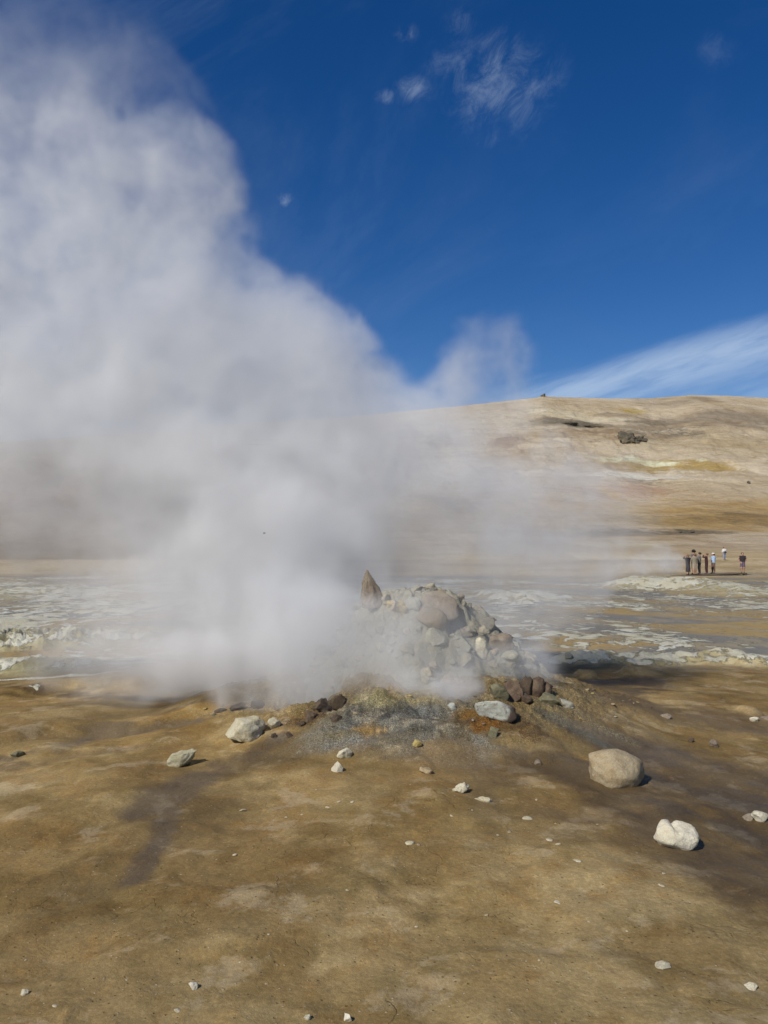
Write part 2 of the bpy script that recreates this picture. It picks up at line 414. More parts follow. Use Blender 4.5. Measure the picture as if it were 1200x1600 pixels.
def stroke(X, Y, pts, warp=0.35, soft=0.55):
    m = np.zeros_like(X)
    for a, b in zip(pts[:-1], pts[1:]):
        n = max(2, int(math.hypot((b[0] - a[0]) / max(8, min(a[2], b[2])), (b[1] - a[1]) / max(3, min(a[3], b[3]))) * 1.4) + 1)
        for k in range(n + 1):
            q = [a[i] + (b[i] - a[i]) * k / n for i in range(4)]
            c = hit(q[0], q[1])
            sel = np.hypot((X - c.x) / (3 * q[2] * c.y / F + .2), (Y - c.y) / (0.5 * c.y + .3)) < 1
            if not sel.any(): continue
            v = ellipse(X[sel], Y[sel], *q, warp=0, soft=0.9)
            m[sel] = np.maximum(m[sel], v)
    return sm(0.12, 0.95, m + warp * 1.35 * STROKE_W * np.minimum(1, m * 3))

def over(col, m, c, a=1.0):
    m = (m * a)[..., None]
    return col * (1 - m) + np.array(c) * m

X, Y = fan(yr_near)
Z = H(X, Y)
STROKE_W = fbm(X / 0.35, Y / 0.4, octv=6, seed=77, gain=0.6) * sm(60, 20, Y) + fbm(X / 3, Y / 5, octv=4, seed=78) * sm(20, 60, Y)
col = np.zeros(X.shape + (3,)); col[:] = (0.305, 0.222, 0.108)
big = fbm(X / 1.5, Y / 1.9, octv=5, seed=101)
col = over(col, sm(0.0, 0.55, big), (0.272, 0.203, 0.108), 0.7)
col = over(col, sm(-0.05, -0.5, big), (0.355, 0.285, 0.175), 0.8)
med = fbm(X / 0.55, Y / 0.65, octv=5, seed=111)
col = over(col, sm(0.05, 0.55, med), (0.225, 0.15, 0.065), 0.55)
col = over(col, sm(-0.25, -0.6, med), (0.43, 0.335, 0.19), 0.7)
m3_ = fbm(X / 0.2, Y / 0.24, octv=5, seed=117)
col = over(col, sm(0.15, 0.7, m3_), (0.325, 0.215, 0.095), 0.5)
col = over(col, sm(-0.2, -0.7, m3_), (0.21, 0.16, 0.075), 0.5)
front = sm(4.4, 2.6, Y)
col = over(col, front, (0.325, 0.26, 0.155), 0.5)
wet = np.zeros_like(X)
def wet_shade_zone(m, c=(0.105, 0.070, 0.036), a=1.0, w=0.7):  # lays damp ground; some bands on the left are painted shade
    global col, wet
    col = over(col, m, c, a); wet = np.maximum(wet, m * a * w)
# the wide dark damp fan that runs from the mound to the lower right corner
wr = np.maximum(stroke(X, Y, [(860, 1190, 100, 26), (980, 1250, 130, 40), (1090, 1320, 130, 52), (1180, 1390, 110, 60), (1310, 1460, 130, 80)], warp=0.22), stroke(X, Y, [(1000, 1180, 120, 26), (1130, 1240, 140, 40), (1280, 1330, 140, 60)], warp=0.25))
wet_shade_zone(wr, (0.108, 0.076, 0.04), 0.92, 0.6)
wet_shade_zone(stroke(X, Y, [(900, 1130, 60, 10), (1010, 1170, 110, 20), (1150, 1210, 120, 28), (1320, 1270, 120, 40)], warp=0.45), (0.118, 0.09, 0.064), 0.85, 0.8)
wet_shade_zone(stroke(X, Y, [(990, 1100, 80, 8), (1110, 1120, 130, 12), (1300, 1150, 160, 16)], warp=0.5), (0.165, 0.118, 0.068), 0.8, 0.6)
wet_shade_zone(stroke(X, Y, [(760, 1200, 60, 12), (880, 1270, 70, 20)], warp=0.4), (0.17, 0.112, 0.05), 0.75, 0.45)
for q in ([(880, 1185, 26, 3), (1000, 1205, 40, 4), (1130, 1250, 40, 5), (1260, 1290, 50, 6)], [(960, 1150, 40, 3), (1090, 1190, 40, 4), (1230, 1225, 50, 4)], [(1020, 1250, 30, 5), (1120, 1290, 40, 6), (1240, 1340, 40, 8)]):
    wet_shade_zone(stroke(X, Y, q, warp=0.5), (0.082, 0.066, 0.05), 0.7, 0.9)
for px_, py_, rx_, ry_ in ((930, 1272, 40, 7), (1000, 1262, 26, 6), (1050, 1250, 40, 6), (960, 1288, 30, 6), (870, 1240, 40, 9), (1160, 1190, 50, 6), (1090, 1140, 50, 4), (1150, 1330, 40, 9), (1000, 1110, 60, 5)):
    col = over(col, ellipse(X, Y, px_, py_, rx_, ry_, warp=0.8, ws=0.6, soft=0.8), (0.235, 0.165, 0.075), 0.7)
# dark streaks on the left
wet_shade_zone(stroke(X, Y, [(470, 1160, 60, 14), (370, 1210, 90, 26), (260, 1290, 100, 36), (150, 1370, 90, 34), (20, 1450, 90, 30)], warp=0.55), (0.19, 0.138, 0.073), 0.55, 0.25)
wet_shade_zone(stroke(X, Y, [(700, 1185, 70, 14), (800, 1230, 90, 24), (900, 1300, 80, 26)], warp=0.55), (0.18, 0.132, 0.072), 0.5, 0.3)
wet_shade_zone(stroke(X, Y, [(440, 1150, 34, 9), (350, 1200, 60, 13), (270, 1240, 60, 13), (215, 1275, 36, 13)], warp=0.32), (0.125, 0.093, 0.062), 0.9, 0.6)
wet_shade_zone(stroke(X, Y, [(262, 1270, 24, 12), (245, 1320, 26, 16), (212, 1375, 32, 14)], warp=0.32), (0.125, 0.093, 0.064), 0.9, 0.6)
wet_shade_zone(stroke(X, Y, [(180, 1415, 60, 9), (70, 1440, 60, 14), (-40, 1500, 70, 24)], warp=0.45), (0.19, 0.125, 0.052), 0.7, 0.2)  # broad soft shading on the clay, painted in as a darker band
wet_shade_zone(stroke(X, Y, [(330, 1122, 40, 3), (210, 1148, 50, 4), (120, 1160, 40, 5), (20, 1185, 60, 6)], warp=0.5), (0.13, 0.10, 0.07), 0.85, 0.7)
wet_shade_zone(stroke(X, Y, [(180, 1130, 60, 4), (130, 1138, 30, 3)], warp=0.4), (0.15, 0.115, 0.08), 0.8, 0.6)
wet_shade_zone(stroke(X, Y, [(200, 1170, 60, 4), (90, 1185, 60, 6), (-10, 1200, 60, 8)], warp=0.5), (0.17, 0.12, 0.07), 0.7, 0.5)
wet_shade_zone(stroke(X, Y, [(-20, 1083, 60, 5), (90, 1082, 60, 5), (190, 1090, 50, 5), (300, 1098, 60, 4)], warp=0.5), (0.10, 0.068, 0.035), 0.9, 0.2)  # shadow side of the low ledge, painted as a dark band
col = over(col, stroke(X, Y, [(-20, 1110, 80, 9), (110, 1115, 70, 8), (220, 1100, 60, 5)], warp=0.5), (0.44, 0.345, 0.19), 0.75)
col = over(col, stroke(X, Y, [(300, 1105, 70, 4), (420, 1095, 60, 5)], warp=0.5), (0.36, 0.24, 0.09), 0.7)
# right of the mound: dark damp behind the pale steps
wet_shade_zone(stroke(X, Y, [(930, 1068, 60, 5), (1010, 1062, 60, 7), (980, 1080, 50, 5)], warp=0.5), (0.085, 0.062, 0.042), 0.9, 0.5)
grit = np.zeros_like(X)
# the mound's gritty apron
ar = np.hypot(X - MX, (Y - MY) * 0.92)
ap = sm(2.1, 1.5, ar + 0.22 * fbm(X / 0.4, Y / 0.4, octv=4, seed=121))
col = over(col, ap, (0.215, 0.178, 0.112), 0.8); grit = np.maximum(grit, ap * 0.8)
sh = ellipse(X, Y, 608, 1128, 155, 54, warp=0.45, ws=0.5, soft=0.9)
col = over(col, sh, (0.185, 0.204, 0.24), 0.97); grit = np.maximum(grit, sh)
for px_, py_, rx_, ry_, c_ in ((620, 1108, 34, 9, (0.085, 0.088, 0.10)), (665, 1122, 26, 9, (0.10, 0.10, 0.11)), (560, 1112, 30, 9, (0.115, 0.115, 0.12)), (705, 1140, 34, 12, (0.17, 0.175, 0.17)),
                           (572, 1143, 26, 12, (0.36, 0.24, 0.10)), (620, 1078, 22, 6, (0.44, 0.30, 0.12)), (590, 1080, 70, 9, (0.30, 0.29, 0.21)), (520, 1150, 40, 10, (0.2, 0.18, 0.14)), (640, 1090, 60, 6, (0.30, 0.27, 0.18)), (600, 1118, 16, 5, (0.07, 0.075, 0.095)), (650, 1136, 40, 10, (0.15, 0.158, 0.18)), (560, 1128, 30, 9, (0.16, 0.165, 0.185))):
    col = over(col, ellipse(X, Y, px_, py_, rx_, ry_, warp=0.5, ws=0.6, soft=0.7), c_, 0.85)
for px_, py_, rx_, ry_, c_ in ((780, 1128, 66, 14, (0.085, 0.042, 0.022)), (760, 1135, 26, 10, (0.24, 0.125, 0.035)), (835, 1148, 50, 12, (0.115, 0.07, 0.036)), (732, 1118, 30, 7, (0.20, 0.12, 0.04)),
                           (520, 1105, 36, 16, (0.055, 0.045, 0.04)), (490, 1122, 34, 10, (0.10, 0.065, 0.04)), (452, 1128, 40, 9, (0.15, 0.105, 0.065))):  # near-black patch is the hollow's shadow painted into the colour
    e_ = ellipse(X, Y, px_, py_, rx_, ry_, warp=0.5, ws=0.6, soft=0.7)
    col = over(col, e_, c_, 0.88); grit = np.maximum(grit, e_ * 0.8)
gs_ = stroke(X, Y, [(860, 1095, 30, 8), (920, 1125, 30, 8), (985, 1160, 22, 6)], warp=0.4)
col = over(col, gs_, (0.20, 0.19, 0.145), 0.85); grit = np.maximum(grit, gs_)
gs_ = stroke(X, Y, [(850, 1115, 20, 6), (910, 1145, 18, 6), (960, 1172, 12, 5)], warp=0.4)
col = over(col, gs_, (0.105, 0.105, 0.095), 0.8)
col = over(col, stroke(X, Y, [(800, 1160, 30, 8), (900, 1168, 40, 10)], warp=0.4), (0.27, 0.21, 0.12), 0.8)
# damp streaks that run out from the skirt
an = np.arctan2(Y - MY, X - MX); rd = np.hypot(X - MX, Y - MY)
sk_ = fbm(np.cos(an) * 6 + 0.25 * rd, np.sin(an) * 6, octv=5, seed=151) + 0.35 * fbm(X / 0.5, Y / 0.5, octv=4, seed=152)
sk_ = sm(0.05, 0.6, sk_) * sm(1.2, 1.8, rd) * sm(4.6, 2.6, rd)
wet_shade_zone(sk_, (0.165, 0.125, 0.08), 0.6, 0.4)
# pale bloom patches low in front
for k in range(46):
    px_, py_ = RNG.uniform(300, 1150), RNG.uniform(1300, 1600)
    if py_ < 1300 + (px_ - 600) * 0.42 + 40 and px_ > 600: continue
    e_ = ellipse(X, Y, px_, py_, RNG.uniform(12, 46), RNG.uniform(5, 14), warp=0.8, ws=0.5, soft=0.8)
    col = over(col, e_, (0.45, 0.36, 0.22), RNG.uniform(0.2, 0.55))
# the mid plain and its crusts
pl = sm(10.6, 12.6, Y + 0.5 * fbm(X / 1.4, Y / 1.4, octv=4, seed=131) + 1.2 * sm(0, -3, X) ) * sm(78, 60, Y + 7 * fbm(X / 9, Y / 9, octv=3, seed=132))
crust = pl * (0.40 + 0.34 * fbm(X / 2.2, Y / 5.0, octv=4, seed=133))
for cx, cy, ax, ay, h, rough in CRUST[:9]:
    d = np.hypot((X - cx) / ax, (Y - cy) / ay) + 0.35 * fbm(X / (0.5 * ax + .2), Y / (0.5 * ay + .2), octv=3, seed=30)
    pl = pl * (1 - 0.85 * sm(1.3, 0.8, d)); col = over(col, sm(1.3, 0.8, d), (0.46, 0.445, 0.325) if cx < 0 else (0.53, 0.485, 0.35))
    crust = np.maximum(crust, sm(1.25, 0.55, d) * ((0.52 if cx < 0 else 0.64) + 0.27 * fbm(X / (0.35 * rough + 0.1), Y / (0.5 * rough + 0.1), octv=5, seed=136)))
for cx, cy, ax, ay, h, rough in CRUST[9:]:
    d = np.hypot((X - cx) / ax, (Y - cy) / ay) + 0.35 * fbm(X / (0.5 * ax + .2), Y / (0.5 * ay + .2), octv=3, seed=30)
    col = over(col, sm(1.1, 0.6, d), (0.40, 0.32, 0.20), 0.8)
for q in ([(-10, 1063, 50, 1.2), (140, 1054, 60, 1.2)], [(36, 1072, 12, 1), (60, 1073, 10, 1)]):
    crust = np.maximum(crust, stroke(X, Y, q, warp=0.4) * 0.85)
# dark grey pool flat behind the right crust; pale sandy flat beyond
dk = ellipse(X, Y, 960, 893, 150, 9, warp=0.4, ws=0.4)
crust = crust * (1 - 0.8 * dk); col = over(col, dk, (0.13, 0.13, 0.14)); pl = pl * (1 - dk)
far = sm(58, 74, Y + 6 * fbm(X / 8, Y / 8, octv=3, seed=134)); 
col = over(col, far, (0.64, 0.51, 0.31))
col = over(col, far * sm(0.0, 0.5, fbm(X / 9, Y / 5, octv=4, seed=135)), (0.36, 0.25, 0.10), 0.6)
crust = np.maximum(crust * (1 - far), far * 0.22 * sm(90, 76, Y))
col = np.where(far[..., None] > 0.5, col, col * np.array((1.10, 1.04, 0.84)))
ground = grid_obj('ground', X, Y, Z, MUD, {'wet': wet, 'grit': grit, 'crust': crust, 'plain': pl}, col)
tag(ground, 'brown and ochre geothermal mud flat with pale mineral crusts', kind='structure')

yh = np.concatenate([104 + (np.linspace(0, 1, 300) ** 1.15) * 350, [465, 490, 540, 640, 820, 1100, 1500]])
Xh, Yh = fan(yh); Zh = H(Xh, Yh)
hc = np.zeros(Xh.shape + (3,)); hc[:] = (0.485, 0.385, 0.275)
band = np.zeros_like(Xh)
def hp(px, py, rx, ry, c, a=0.85, warp=0.5, ws=0.6, soft=0.8):
    global hc
    e_ = ellipse(Xh, Yh, px, py, rx, ry, warp=warp, ws=ws, soft=soft)
    hc = over(hc, e_, c, a); return e_
hc = over(hc, sm(125, 104, Yh + 6 * fbm(Xh / 12, Yh / 12, octv=3, seed=140)), (0.56, 0.44, 0.27))
hp(1080, 808, 260, 26, (0.40, 0.25, 0.085)); hp(1180, 790, 160, 16, (0.40, 0.26, 0.10), 0.7)
hp(760, 800, 160, 26, (0.42, 0.27, 0.12), 0.7); hp(700, 790, 50, 20, (0.30, 0.19, 0.09), 0.5)
hp(940, 830, 90, 8, (0.24, 0.17, 0.09), 0.6); hp(1075, 829, 30, 3, (0.07, 0.05, 0.03), 0.9); hp(1170, 805, 60, 3, (0.20, 0.13, 0.06), 0.7)
hp(985, 770, 90, 18, (0.46, 0.29, 0.20), 0.7); hp(945, 765, 22, 12, (0.50, 0.30, 0.10), 0.7)
hp(1010, 748, 120, 8, (0.60, 0.53, 0.44), 0.7); hp(1100, 755, 120, 10, (0.50, 0.39, 0.26), 0.6)
for x_, y_, w_, h_ in ((950, 722, 20, 6), (985, 727, 30, 6), (1025, 729, 30, 5), (1065, 729, 26, 5), (1100, 727, 26, 7), (1130, 733, 20, 4)): hp(x_, y_, w_, h_, (0.40, 0.27, 0.10), 0.8, warp=0.9, ws=0.5)
for x_, y_, w_, h_ in ((955, 717, 16, 3), (990, 719, 18, 3.5), (1015, 723, 14, 3), (1050, 724, 22, 3), (1097, 719, 9, 1.6)): hp(x_, y_, w_, h_, (0.60, 0.58, 0.39), 0.85, warp=0.9, ws=0.5)
hp(1140, 690, 160, 16, (0.42, 0.33, 0.21), 0.6); hp(900, 665, 70, 7, (0.21, 0.17, 0.12), 0.8); hp(1110, 648, 130, 9, (0.29, 0.225, 0.16), 0.9)
hp(1190, 655, 110, 12, (0.33, 0.26, 0.185), 0.8); hp(1010, 672, 60, 4, (0.33, 0.265, 0.19), 0.8)
hp(1050, 628, 60, 6, (0.34, 0.27, 0.19), 0.7); hp(980, 641, 22, 2.5, (0.42, 0.29, 0.06), 0.9); hp(866, 646, 14, 2, (0.42, 0.29, 0.07), 0.8); hp(925, 646, 10, 2, (0.42, 0.30, 0.08), 0.7)
hp(640, 680, 26, 10, (0.33, 0.24, 0.16), 0.6); hp(690, 680, 20, 12, (0.33, 0.22, 0.14), 0.5); hp(790, 690, 30, 12, (0.33, 0.22, 0.13), 0.6)
hc = over(hc, sm(420, 150, 600 + F * Xh / Yh + 60 * fbm(Xh / 20, Yh / 30, octv=4, seed=145)), (0.22, 0.15, 0.095), 0.85)
hp(80, 740, 120, 36, (0.22, 0.11, 0.07), 0.8); hp(190, 730, 60, 40, (0.25, 0.12, 0.06), 0.8); hp(200, 800, 50, 30, (0.24, 0.14, 0.08), 0.7); hp(-60, 800, 120, 50, (0.22, 0.11, 0.07), 0.8)
hp(880, 640, 60, 7, (0.58, 0.50, 0.38), 0.6); hp(900, 655, 80, 5, (0.60, 0.52, 0.38), 0.6); hp(700, 660, 90, 12, (0.55, 0.48, 0.38), 0.5)
for px_, py_, rx_, ry_, c_, a_ in ((1120, 650, 110, 8, (0.24, 0.185, 0.135), 0.8), (1180, 660, 70, 10, (0.27, 0.21, 0.15), 0.8), (930, 676, 70, 5, (0.30, 0.22, 0.15), 0.85), (880, 682, 60, 6, (0.34, 0.255, 0.175), 0.8), (1060, 668, 70, 6, (0.30, 0.235, 0.165), 0.7),
        (905, 666, 60, 6, (0.17, 0.135, 0.095), 0.85), (1000, 660, 60, 3.5, (0.20, 0.165, 0.12), 0.8), (1045, 682, 50, 5, (0.26, 0.21, 0.15), 0.8), (960, 648, 40, 3, (0.24, 0.19, 0.14), 0.7), (1070, 626, 60, 5, (0.31, 0.245, 0.175), 0.85), (990, 640, 22, 2.4, (0.42, 0.30, 0.10), 0.9),
        (1030, 812, 110, 9, (0.36, 0.24, 0.10), 0.8), (1150, 814, 90, 8, (0.33, 0.215, 0.09), 0.75), (960, 835, 90, 6, (0.22, 0.165, 0.11), 0.8), (1085, 832, 60, 4, (0.16, 0.12, 0.08), 0.85), (1000, 762, 60, 5, (0.42, 0.28, 0.20), 0.7), (948, 772, 16, 10, (0.44, 0.28, 0.10), 0.85),
        (715, 784, 26, 10, (0.20, 0.15, 0.09), 0.85), (708, 770, 16, 14, (0.40, 0.25, 0.10), 0.8), (640, 676, 22, 9, (0.26, 0.195, 0.14), 0.8), (685, 684, 18, 10, (0.30, 0.22, 0.15), 0.8), (792, 695, 16, 14, (0.27, 0.17, 0.10), 0.85), (790, 690, 26, 8, (0.30, 0.21, 0.14), 0.7),
        (860, 642, 60, 4, (0.62, 0.55, 0.44), 0.8), (930, 655, 50, 3, (0.62, 0.54, 0.41), 0.8), (1010, 745, 80, 5, (0.62, 0.56, 0.48), 0.8), (1120, 775, 120, 9, (0.52, 0.41, 0.28), 0.8), (980, 850, 90, 5, (0.60, 0.52, 0.38), 0.7)):
    hp(px_, py_, rx_, ry_, c_, a_, warp=0.75, ws=0.5)
for x_, y_, w_, h_ in ((945, 724, 24, 7), (985, 729, 34, 7), (1025, 731, 34, 6), (1065, 731, 30, 6), (1103, 727, 30, 9), (1135, 735, 24, 5)): hp(x_, y_, w_, h_, (0.36, 0.245, 0.095), 0.8, warp=0.9, ws=0.5)
for x_, y_, w_, h_ in ((952, 717, 18, 3), (985, 720, 18, 3.5), (1015, 723, 18, 4), (1050, 724, 22, 3), (1097, 718, 10, 2)): hp(x_, y_, w_, h_, (0.60, 0.575, 0.42), 0.85, warp=0.9, ws=0.5)
band = np.maximum(band, 0.85 * ellipse(Xh, Yh, 905, 664, 60, 5, warp=0.5, ws=0.5)); band = np.maximum(band, 0.7 * ellipse(Xh, Yh, 1040, 676, 60, 8, warp=0.6, ws=0.5))
band = np.maximum(band, 0.75 * ellipse(Xh, Yh, 1000, 830, 110, 6, warp=0.6, ws=0.5)); band = np.maximum(band, 0.4 * ellipse(Xh, Yh, 1130, 812, 160, 16, warp=0.6, ws=0.5)); band = np.maximum(band, 0.5 * ellipse(Xh, Yh, 1000, 752, 40, 4, warp=0.6, ws=0.5))
hc = np.minimum(hc * np.array((1.10, 1.15, 1.12)), 0.8)
hill = grid_obj('hill', Xh, Yh, Zh, HILL, {'grit': band}, hc)
tag(hill, 'pale bare clay hillside with ochre and yellow streaks', kind='structure')

# ------------------------------------------------------------------ rocks
def rock_mesh(name, seed, dims, facets=14, rough=0.12, sub=4, notch=None, point=None, skew=0.0, cut=(0.42, 0.86)):
    """A stone: a sphere cut by random flats, roughened, then scaled to dims (metres)."""
    bm = bmesh.new(); bmesh.ops.create_icosphere(bm, subdivisions=sub, radius=1.0)
    P = np.array([v.co[:] for v in bm.verts])
    rg = np.random.RandomState(seed)
    for k in range(facets):
        n = rg.normal(size=3); n /= np.linalg.norm(n); d = rg.uniform(*cut)
        e = P @ n - d
        P = P - np.outer(np.maximum(e, 0) * 0.98, n)
    rad = 1 + rough * fbm(P[:, 0] * 1.3 + seed, P[:, 1] * 1.3, P[:, 2] * 1.3, octv=4, seed=seed % 50) + rough * 0.5 * fbm(P[:, 0] * 4, P[:, 1] * 4 + seed, P[:, 2] * 4, octv=5, seed=seed % 31)
    P = P * rad[:, None]
    if notch is not None:
        a, w, dep = notch
        P[:, 2] -= dep * np.exp(-((P[:, 0] - a) / w) ** 2) * sm(0.0, 0.8, P[:, 2])
    if point is not None:
        t = np.clip((P[:, 2] + 1) / 2, 0, 1)
        kx = 1 - point * t ** 1.1
        P[:, 0] *= kx; P[:, 1] *= kx
        P[:, 0] += skew * t ** 1.5
        for k in range(7):
            n = rg.normal(size=3) * np.array((1, 1, 0.35)); n /= np.linalg.norm(n); d = rg.uniform(0.22, 0.5)
            P = P - np.outer(np.maximum(P @ n - d, 0) * 0.9, n)
        P += 0.035 * np.stack([fbm(P[:, 0] * 5 + 9 * j, P[:, 1] * 5, P[:, 2] * 3, octv=4, seed=90 + j) for j in range(3)], 1)
    P -= (P.max(0) + P.min(0)) / 2
    P = P / (P.max(0) - P.min(0)) * np.array(dims)
    for v, p in zip(bm.verts, P): v.co = p
    me = bpy.data.meshes.new(name); bm.to_mesh(me); bm.free()
    me.polygons.foreach_set('use_smooth', [True] * len(me.polygons))
    return me

def put(name, me, mat, loc, rot, label, cat, group=None):
    o = bpy.data.objects.new(name, me); COL.objects.link(o)
    if mat and not me.materials: me.materials.append(mat)
    o.location = loc; o.rotation_euler = rot
    tag(o, label, cat, group)
    return o

_seed = [100]
def stone(px, py, w, h, mat, label, name='stone', cat='stone', seed=None, tilt=0.0, yaw=None, depth=None, sink=0.22, surf=None, group=None, pos=None, **kw):
    """A stone whose middle shows at photo pixel px, py and is w by h pixels there, resting on the surface beneath it."""
    _seed[0] += 1
    base = hit(px, py + h * 0.44, surf) if pos is None else pos
    sc = base.y / F
    bury = 1.0 + 0.9 * max(0.0, sink - 0.05)
    W, Hh = w * sc, h * sc * bury
    D = depth * W if depth else W * 0.8
    me = rock_mesh(name, seed or _seed[0], (W, D, Hh), **kw)
    me.materials.append(RM[mat])
    y = base.y + D * 0.30
    c = at_depth(px, py + 0.5 * h * (bury - 1), y)
    return put(name, me, None, c, (0, tilt, random.uniform(-.3, .3) if yaw is None else yaw), label, cat, group)

# the mound itself
def mound_z(x, y):
    dx, dy = (x - MX), (y - MY)
    a = np.arctan2(dy, dx)
    r = np.hypot(dx / 1.08, dy / 1.0) * (1 + 0.13 * fbm(np.cos(a) * 1.6, np.sin(a) * 1.6, octv=3, seed=80))
    p = np.interp(r, [0, 0.28, 0.45, 0.62, 0.82, 1.0, 1.15], [0.74, 0.71, 0.58, 0.40, 0.17, 0.0, -0.25])
    p = p + 0.13 * fbm(x / 0.24, y / 0.24, octv=5, seed=81) * sm(1.15, 0.8, r) + 0.04 * (1 - np.abs(fbm(x / 0.11, y / 0.11, octv=3, seed=82)))
    p = p + 0.02 * fbm(x / 0.05, y / 0.05, octv=3, seed=83)
    return 0.43 + p

def HM(x, y):
    return np.maximum(H(x, y), mound_z(np.asarray(x, float), np.asarray(y, float)))

aa = np.linspace(0, 2 * math.pi, 221)[:-1]; rr = np.linspace(0.0, 1.18, 120)
A, Rr = np.meshgrid(aa, rr)
XM, YM = MX + np.cos(A) * Rr * 1.16, MY + np.sin(A) * Rr * 1.02
ZM = mound_z(XM, YM)
vs = np.stack([XM, YM, ZM], -1).reshape(-1, 3); n = len(aa)
fs = [(i * n + j, i * n + (j + 1) % n, (i + 1) * n + (j + 1) % n, (i + 1) * n + j) for i in range(len(rr) - 1) for j in range(n)]
mm, t, b = new_mat('mound_rubble')
co = t.node('ShaderNodeNewGeometry').outputs['Position']
m1 = t.noise(co, 3.2, 7, 0.62, 0.5); m2 = t.noise(co, 16.0, 6, 0.66, 0.4); m3 = t.noise(co, 75.0, 5, 0.65)
c = t.mix(t.ramp(m1, 0.40, 0.60), (0.36, 0.335, 0.25), (0.30, 0.27, 0.195))
c = t.mix(t.math('MULTIPLY', t.ramp(m2, 0.55, 0.68), 0.8), c, (0.42, 0.38, 0.25))
c = t.mix(t.math('MULTIPLY', t.ramp(m2, 0.42, 0.30), 0.8), c, (0.12, 0.115, 0.10))
c = t.mix(t.ramp(m3, 0.4, 0.75, 0, 0.6), c, t.mix(1.0, c, (0.5, 0.48, 0.45), 'MULTIPLY'))
t.set(b, 'Base Color', c); t.set(b, 'Roughness', 0.92); t.set(b, 'Specular IOR Level', 0.2)
t.set(b, 'Normal', t.node('ShaderNodeBump', ins={'Height': t.math('ADD', t.math('MULTIPLY', m2, 0.05), t.math('MULTIPLY', m3, 0.012)), 'Strength': 0.9, 'Distance': 1.0}).outputs[0])
mound = mesh_obj('fumarole_mound', vs - np.array([MX, MY, 0.3]), fs, mm)
mound.location = (MX, MY, 0.3)
tag(mound, 'grey gravelly fumarole mound breathing steam in the middle of the mud flat', 'mound')

# stones of the mound that can be told apart
MG = 'boulders heaped on the fumarole'
_seed[0] += 1
SPY = 7.85
sc_ = SPY / F
prof = [(0.0, 1.00, 0.10), (0.10, 1.04, 0.10), (0.24, 0.98, 0.08), (0.38, 0.88, 0.05), (0.52, 0.76, 0.0), (0.66, 0.60, -0.06), (0.78, 0.44, -0.10), (0.88, 0.28, -0.13), (0.95, 0.16, -0.14), (1.0, 0.05, -0.14)]
NS = 72; NR = 60
hs_ = np.linspace(0, 1, NR); w_i = np.interp(hs_, [p[0] for p in prof], [p[1] for p in prof]); o_i = np.interp(hs_, [p[0] for p in prof], [p[2] for p in prof])
th = np.linspace(0, 2 * math.pi, NS, endpoint=False)
cor = np.array([0.25, 1.35, 2.2, 3.35, 4.3, 5.35])                       # the corners of its broken cross-section
tw = np.min([1 / np.maximum(np.cos(np.angle(np.exp(1j * (th - c)))), 0.25) for c in cor], 0) * 0.86
T_, H_ = np.meshgrid(th, hs_)
rr_ = w_i[:, None] * tw[None, :] * (1 + 0.17 * fbm(np.cos(T_) * 1.5, np.sin(T_) * 1.5, H_ * 4, octv=5, seed=95) + 0.07 * fbm(np.cos(T_) * 5, np.sin(T_) * 5, H_ * 9, octv=3, seed=96))
ww, hh_ = 37 * sc_ / 2, 58 * sc_
SX = ww * (rr_ * np.cos(T_) + o_i[:, None] * 2); SYY = ww * 0.8 * rr_ * np.sin(T_); SZ = hh_ * (H_ + 0.012 * fbm(np.cos(T_) * 3, np.sin(T_) * 3, H_ * 7, octv=3, seed=97))
sv_ = np.stack([SX, SYY, SZ - hh_ / 2], -1).reshape(-1, 3)
sf_ = [(i * NS + j, i * NS + (j + 1) % NS, (i + 1) * NS + (j + 1) % NS, (i + 1) * NS + j) for i in range(NR - 1) for j in range(NS)] + [tuple((NR - 1) * NS + j for j in range(NS)), tuple(j for j in reversed(range(NS)))]
sp_ = mesh_obj('rock_spire', sv_, sf_, RM['brown'])
sp_.location = at_depth(579, 920, SPY)
tag(sp_, 'pointed brown spire of rock standing upright at the top of the mound', 'rock')
def on_mound(px, py, w, h, mat, label, **kw):
    return stone(px, py, w, h, mat, label, 'boulder', 'boulder', surf=HM, group=MG, **kw)
on_mound(688, 946, 72, 50, 'brown', 'big flat topped brown boulder crowning the steaming mound', facets=13, sink=0.12, depth=0.85)
on_mound(675, 968, 50, 38, 'pink', 'smooth pinkish boulder just below the big crowning boulder', facets=9, rough=0.09, sink=0.2)
on_mound(621, 951, 38, 26, 'yellow', 'crumbly yellow boulder between the spire and the crowning boulder', facets=5, rough=0.28, sink=0.2)
on_mound(646, 946, 30, 28, 'grey', 'grey boulder leaning on the left of the crowning boulder', facets=13, sink=0.2)
on_mound(681, 994, 36, 28, 'grey', 'rounded ash grey boulder under the smooth pinkish one', facets=9, rough=0.09, sink=0.2)
on_mound(728, 990, 24, 17, 'pink', 'small reddish stone on the right shoulder of the mound', facets=13, sink=0.2)
on_mound(718, 1008, 44, 30, 'grey', 'broad pale grey boulder on the right shoulder below the small reddish stone', facets=13, sink=0.25)
on_mound(753, 1012, 22, 34, 'pale', 'upright pale boulder on the right flank beside the broad grey one', facets=13, sink=0.25)
on_mound(783, 1006, 40, 34, 'brown', 'dull brown boulder high on the right edge of the mound', facets=13, sink=0.28)
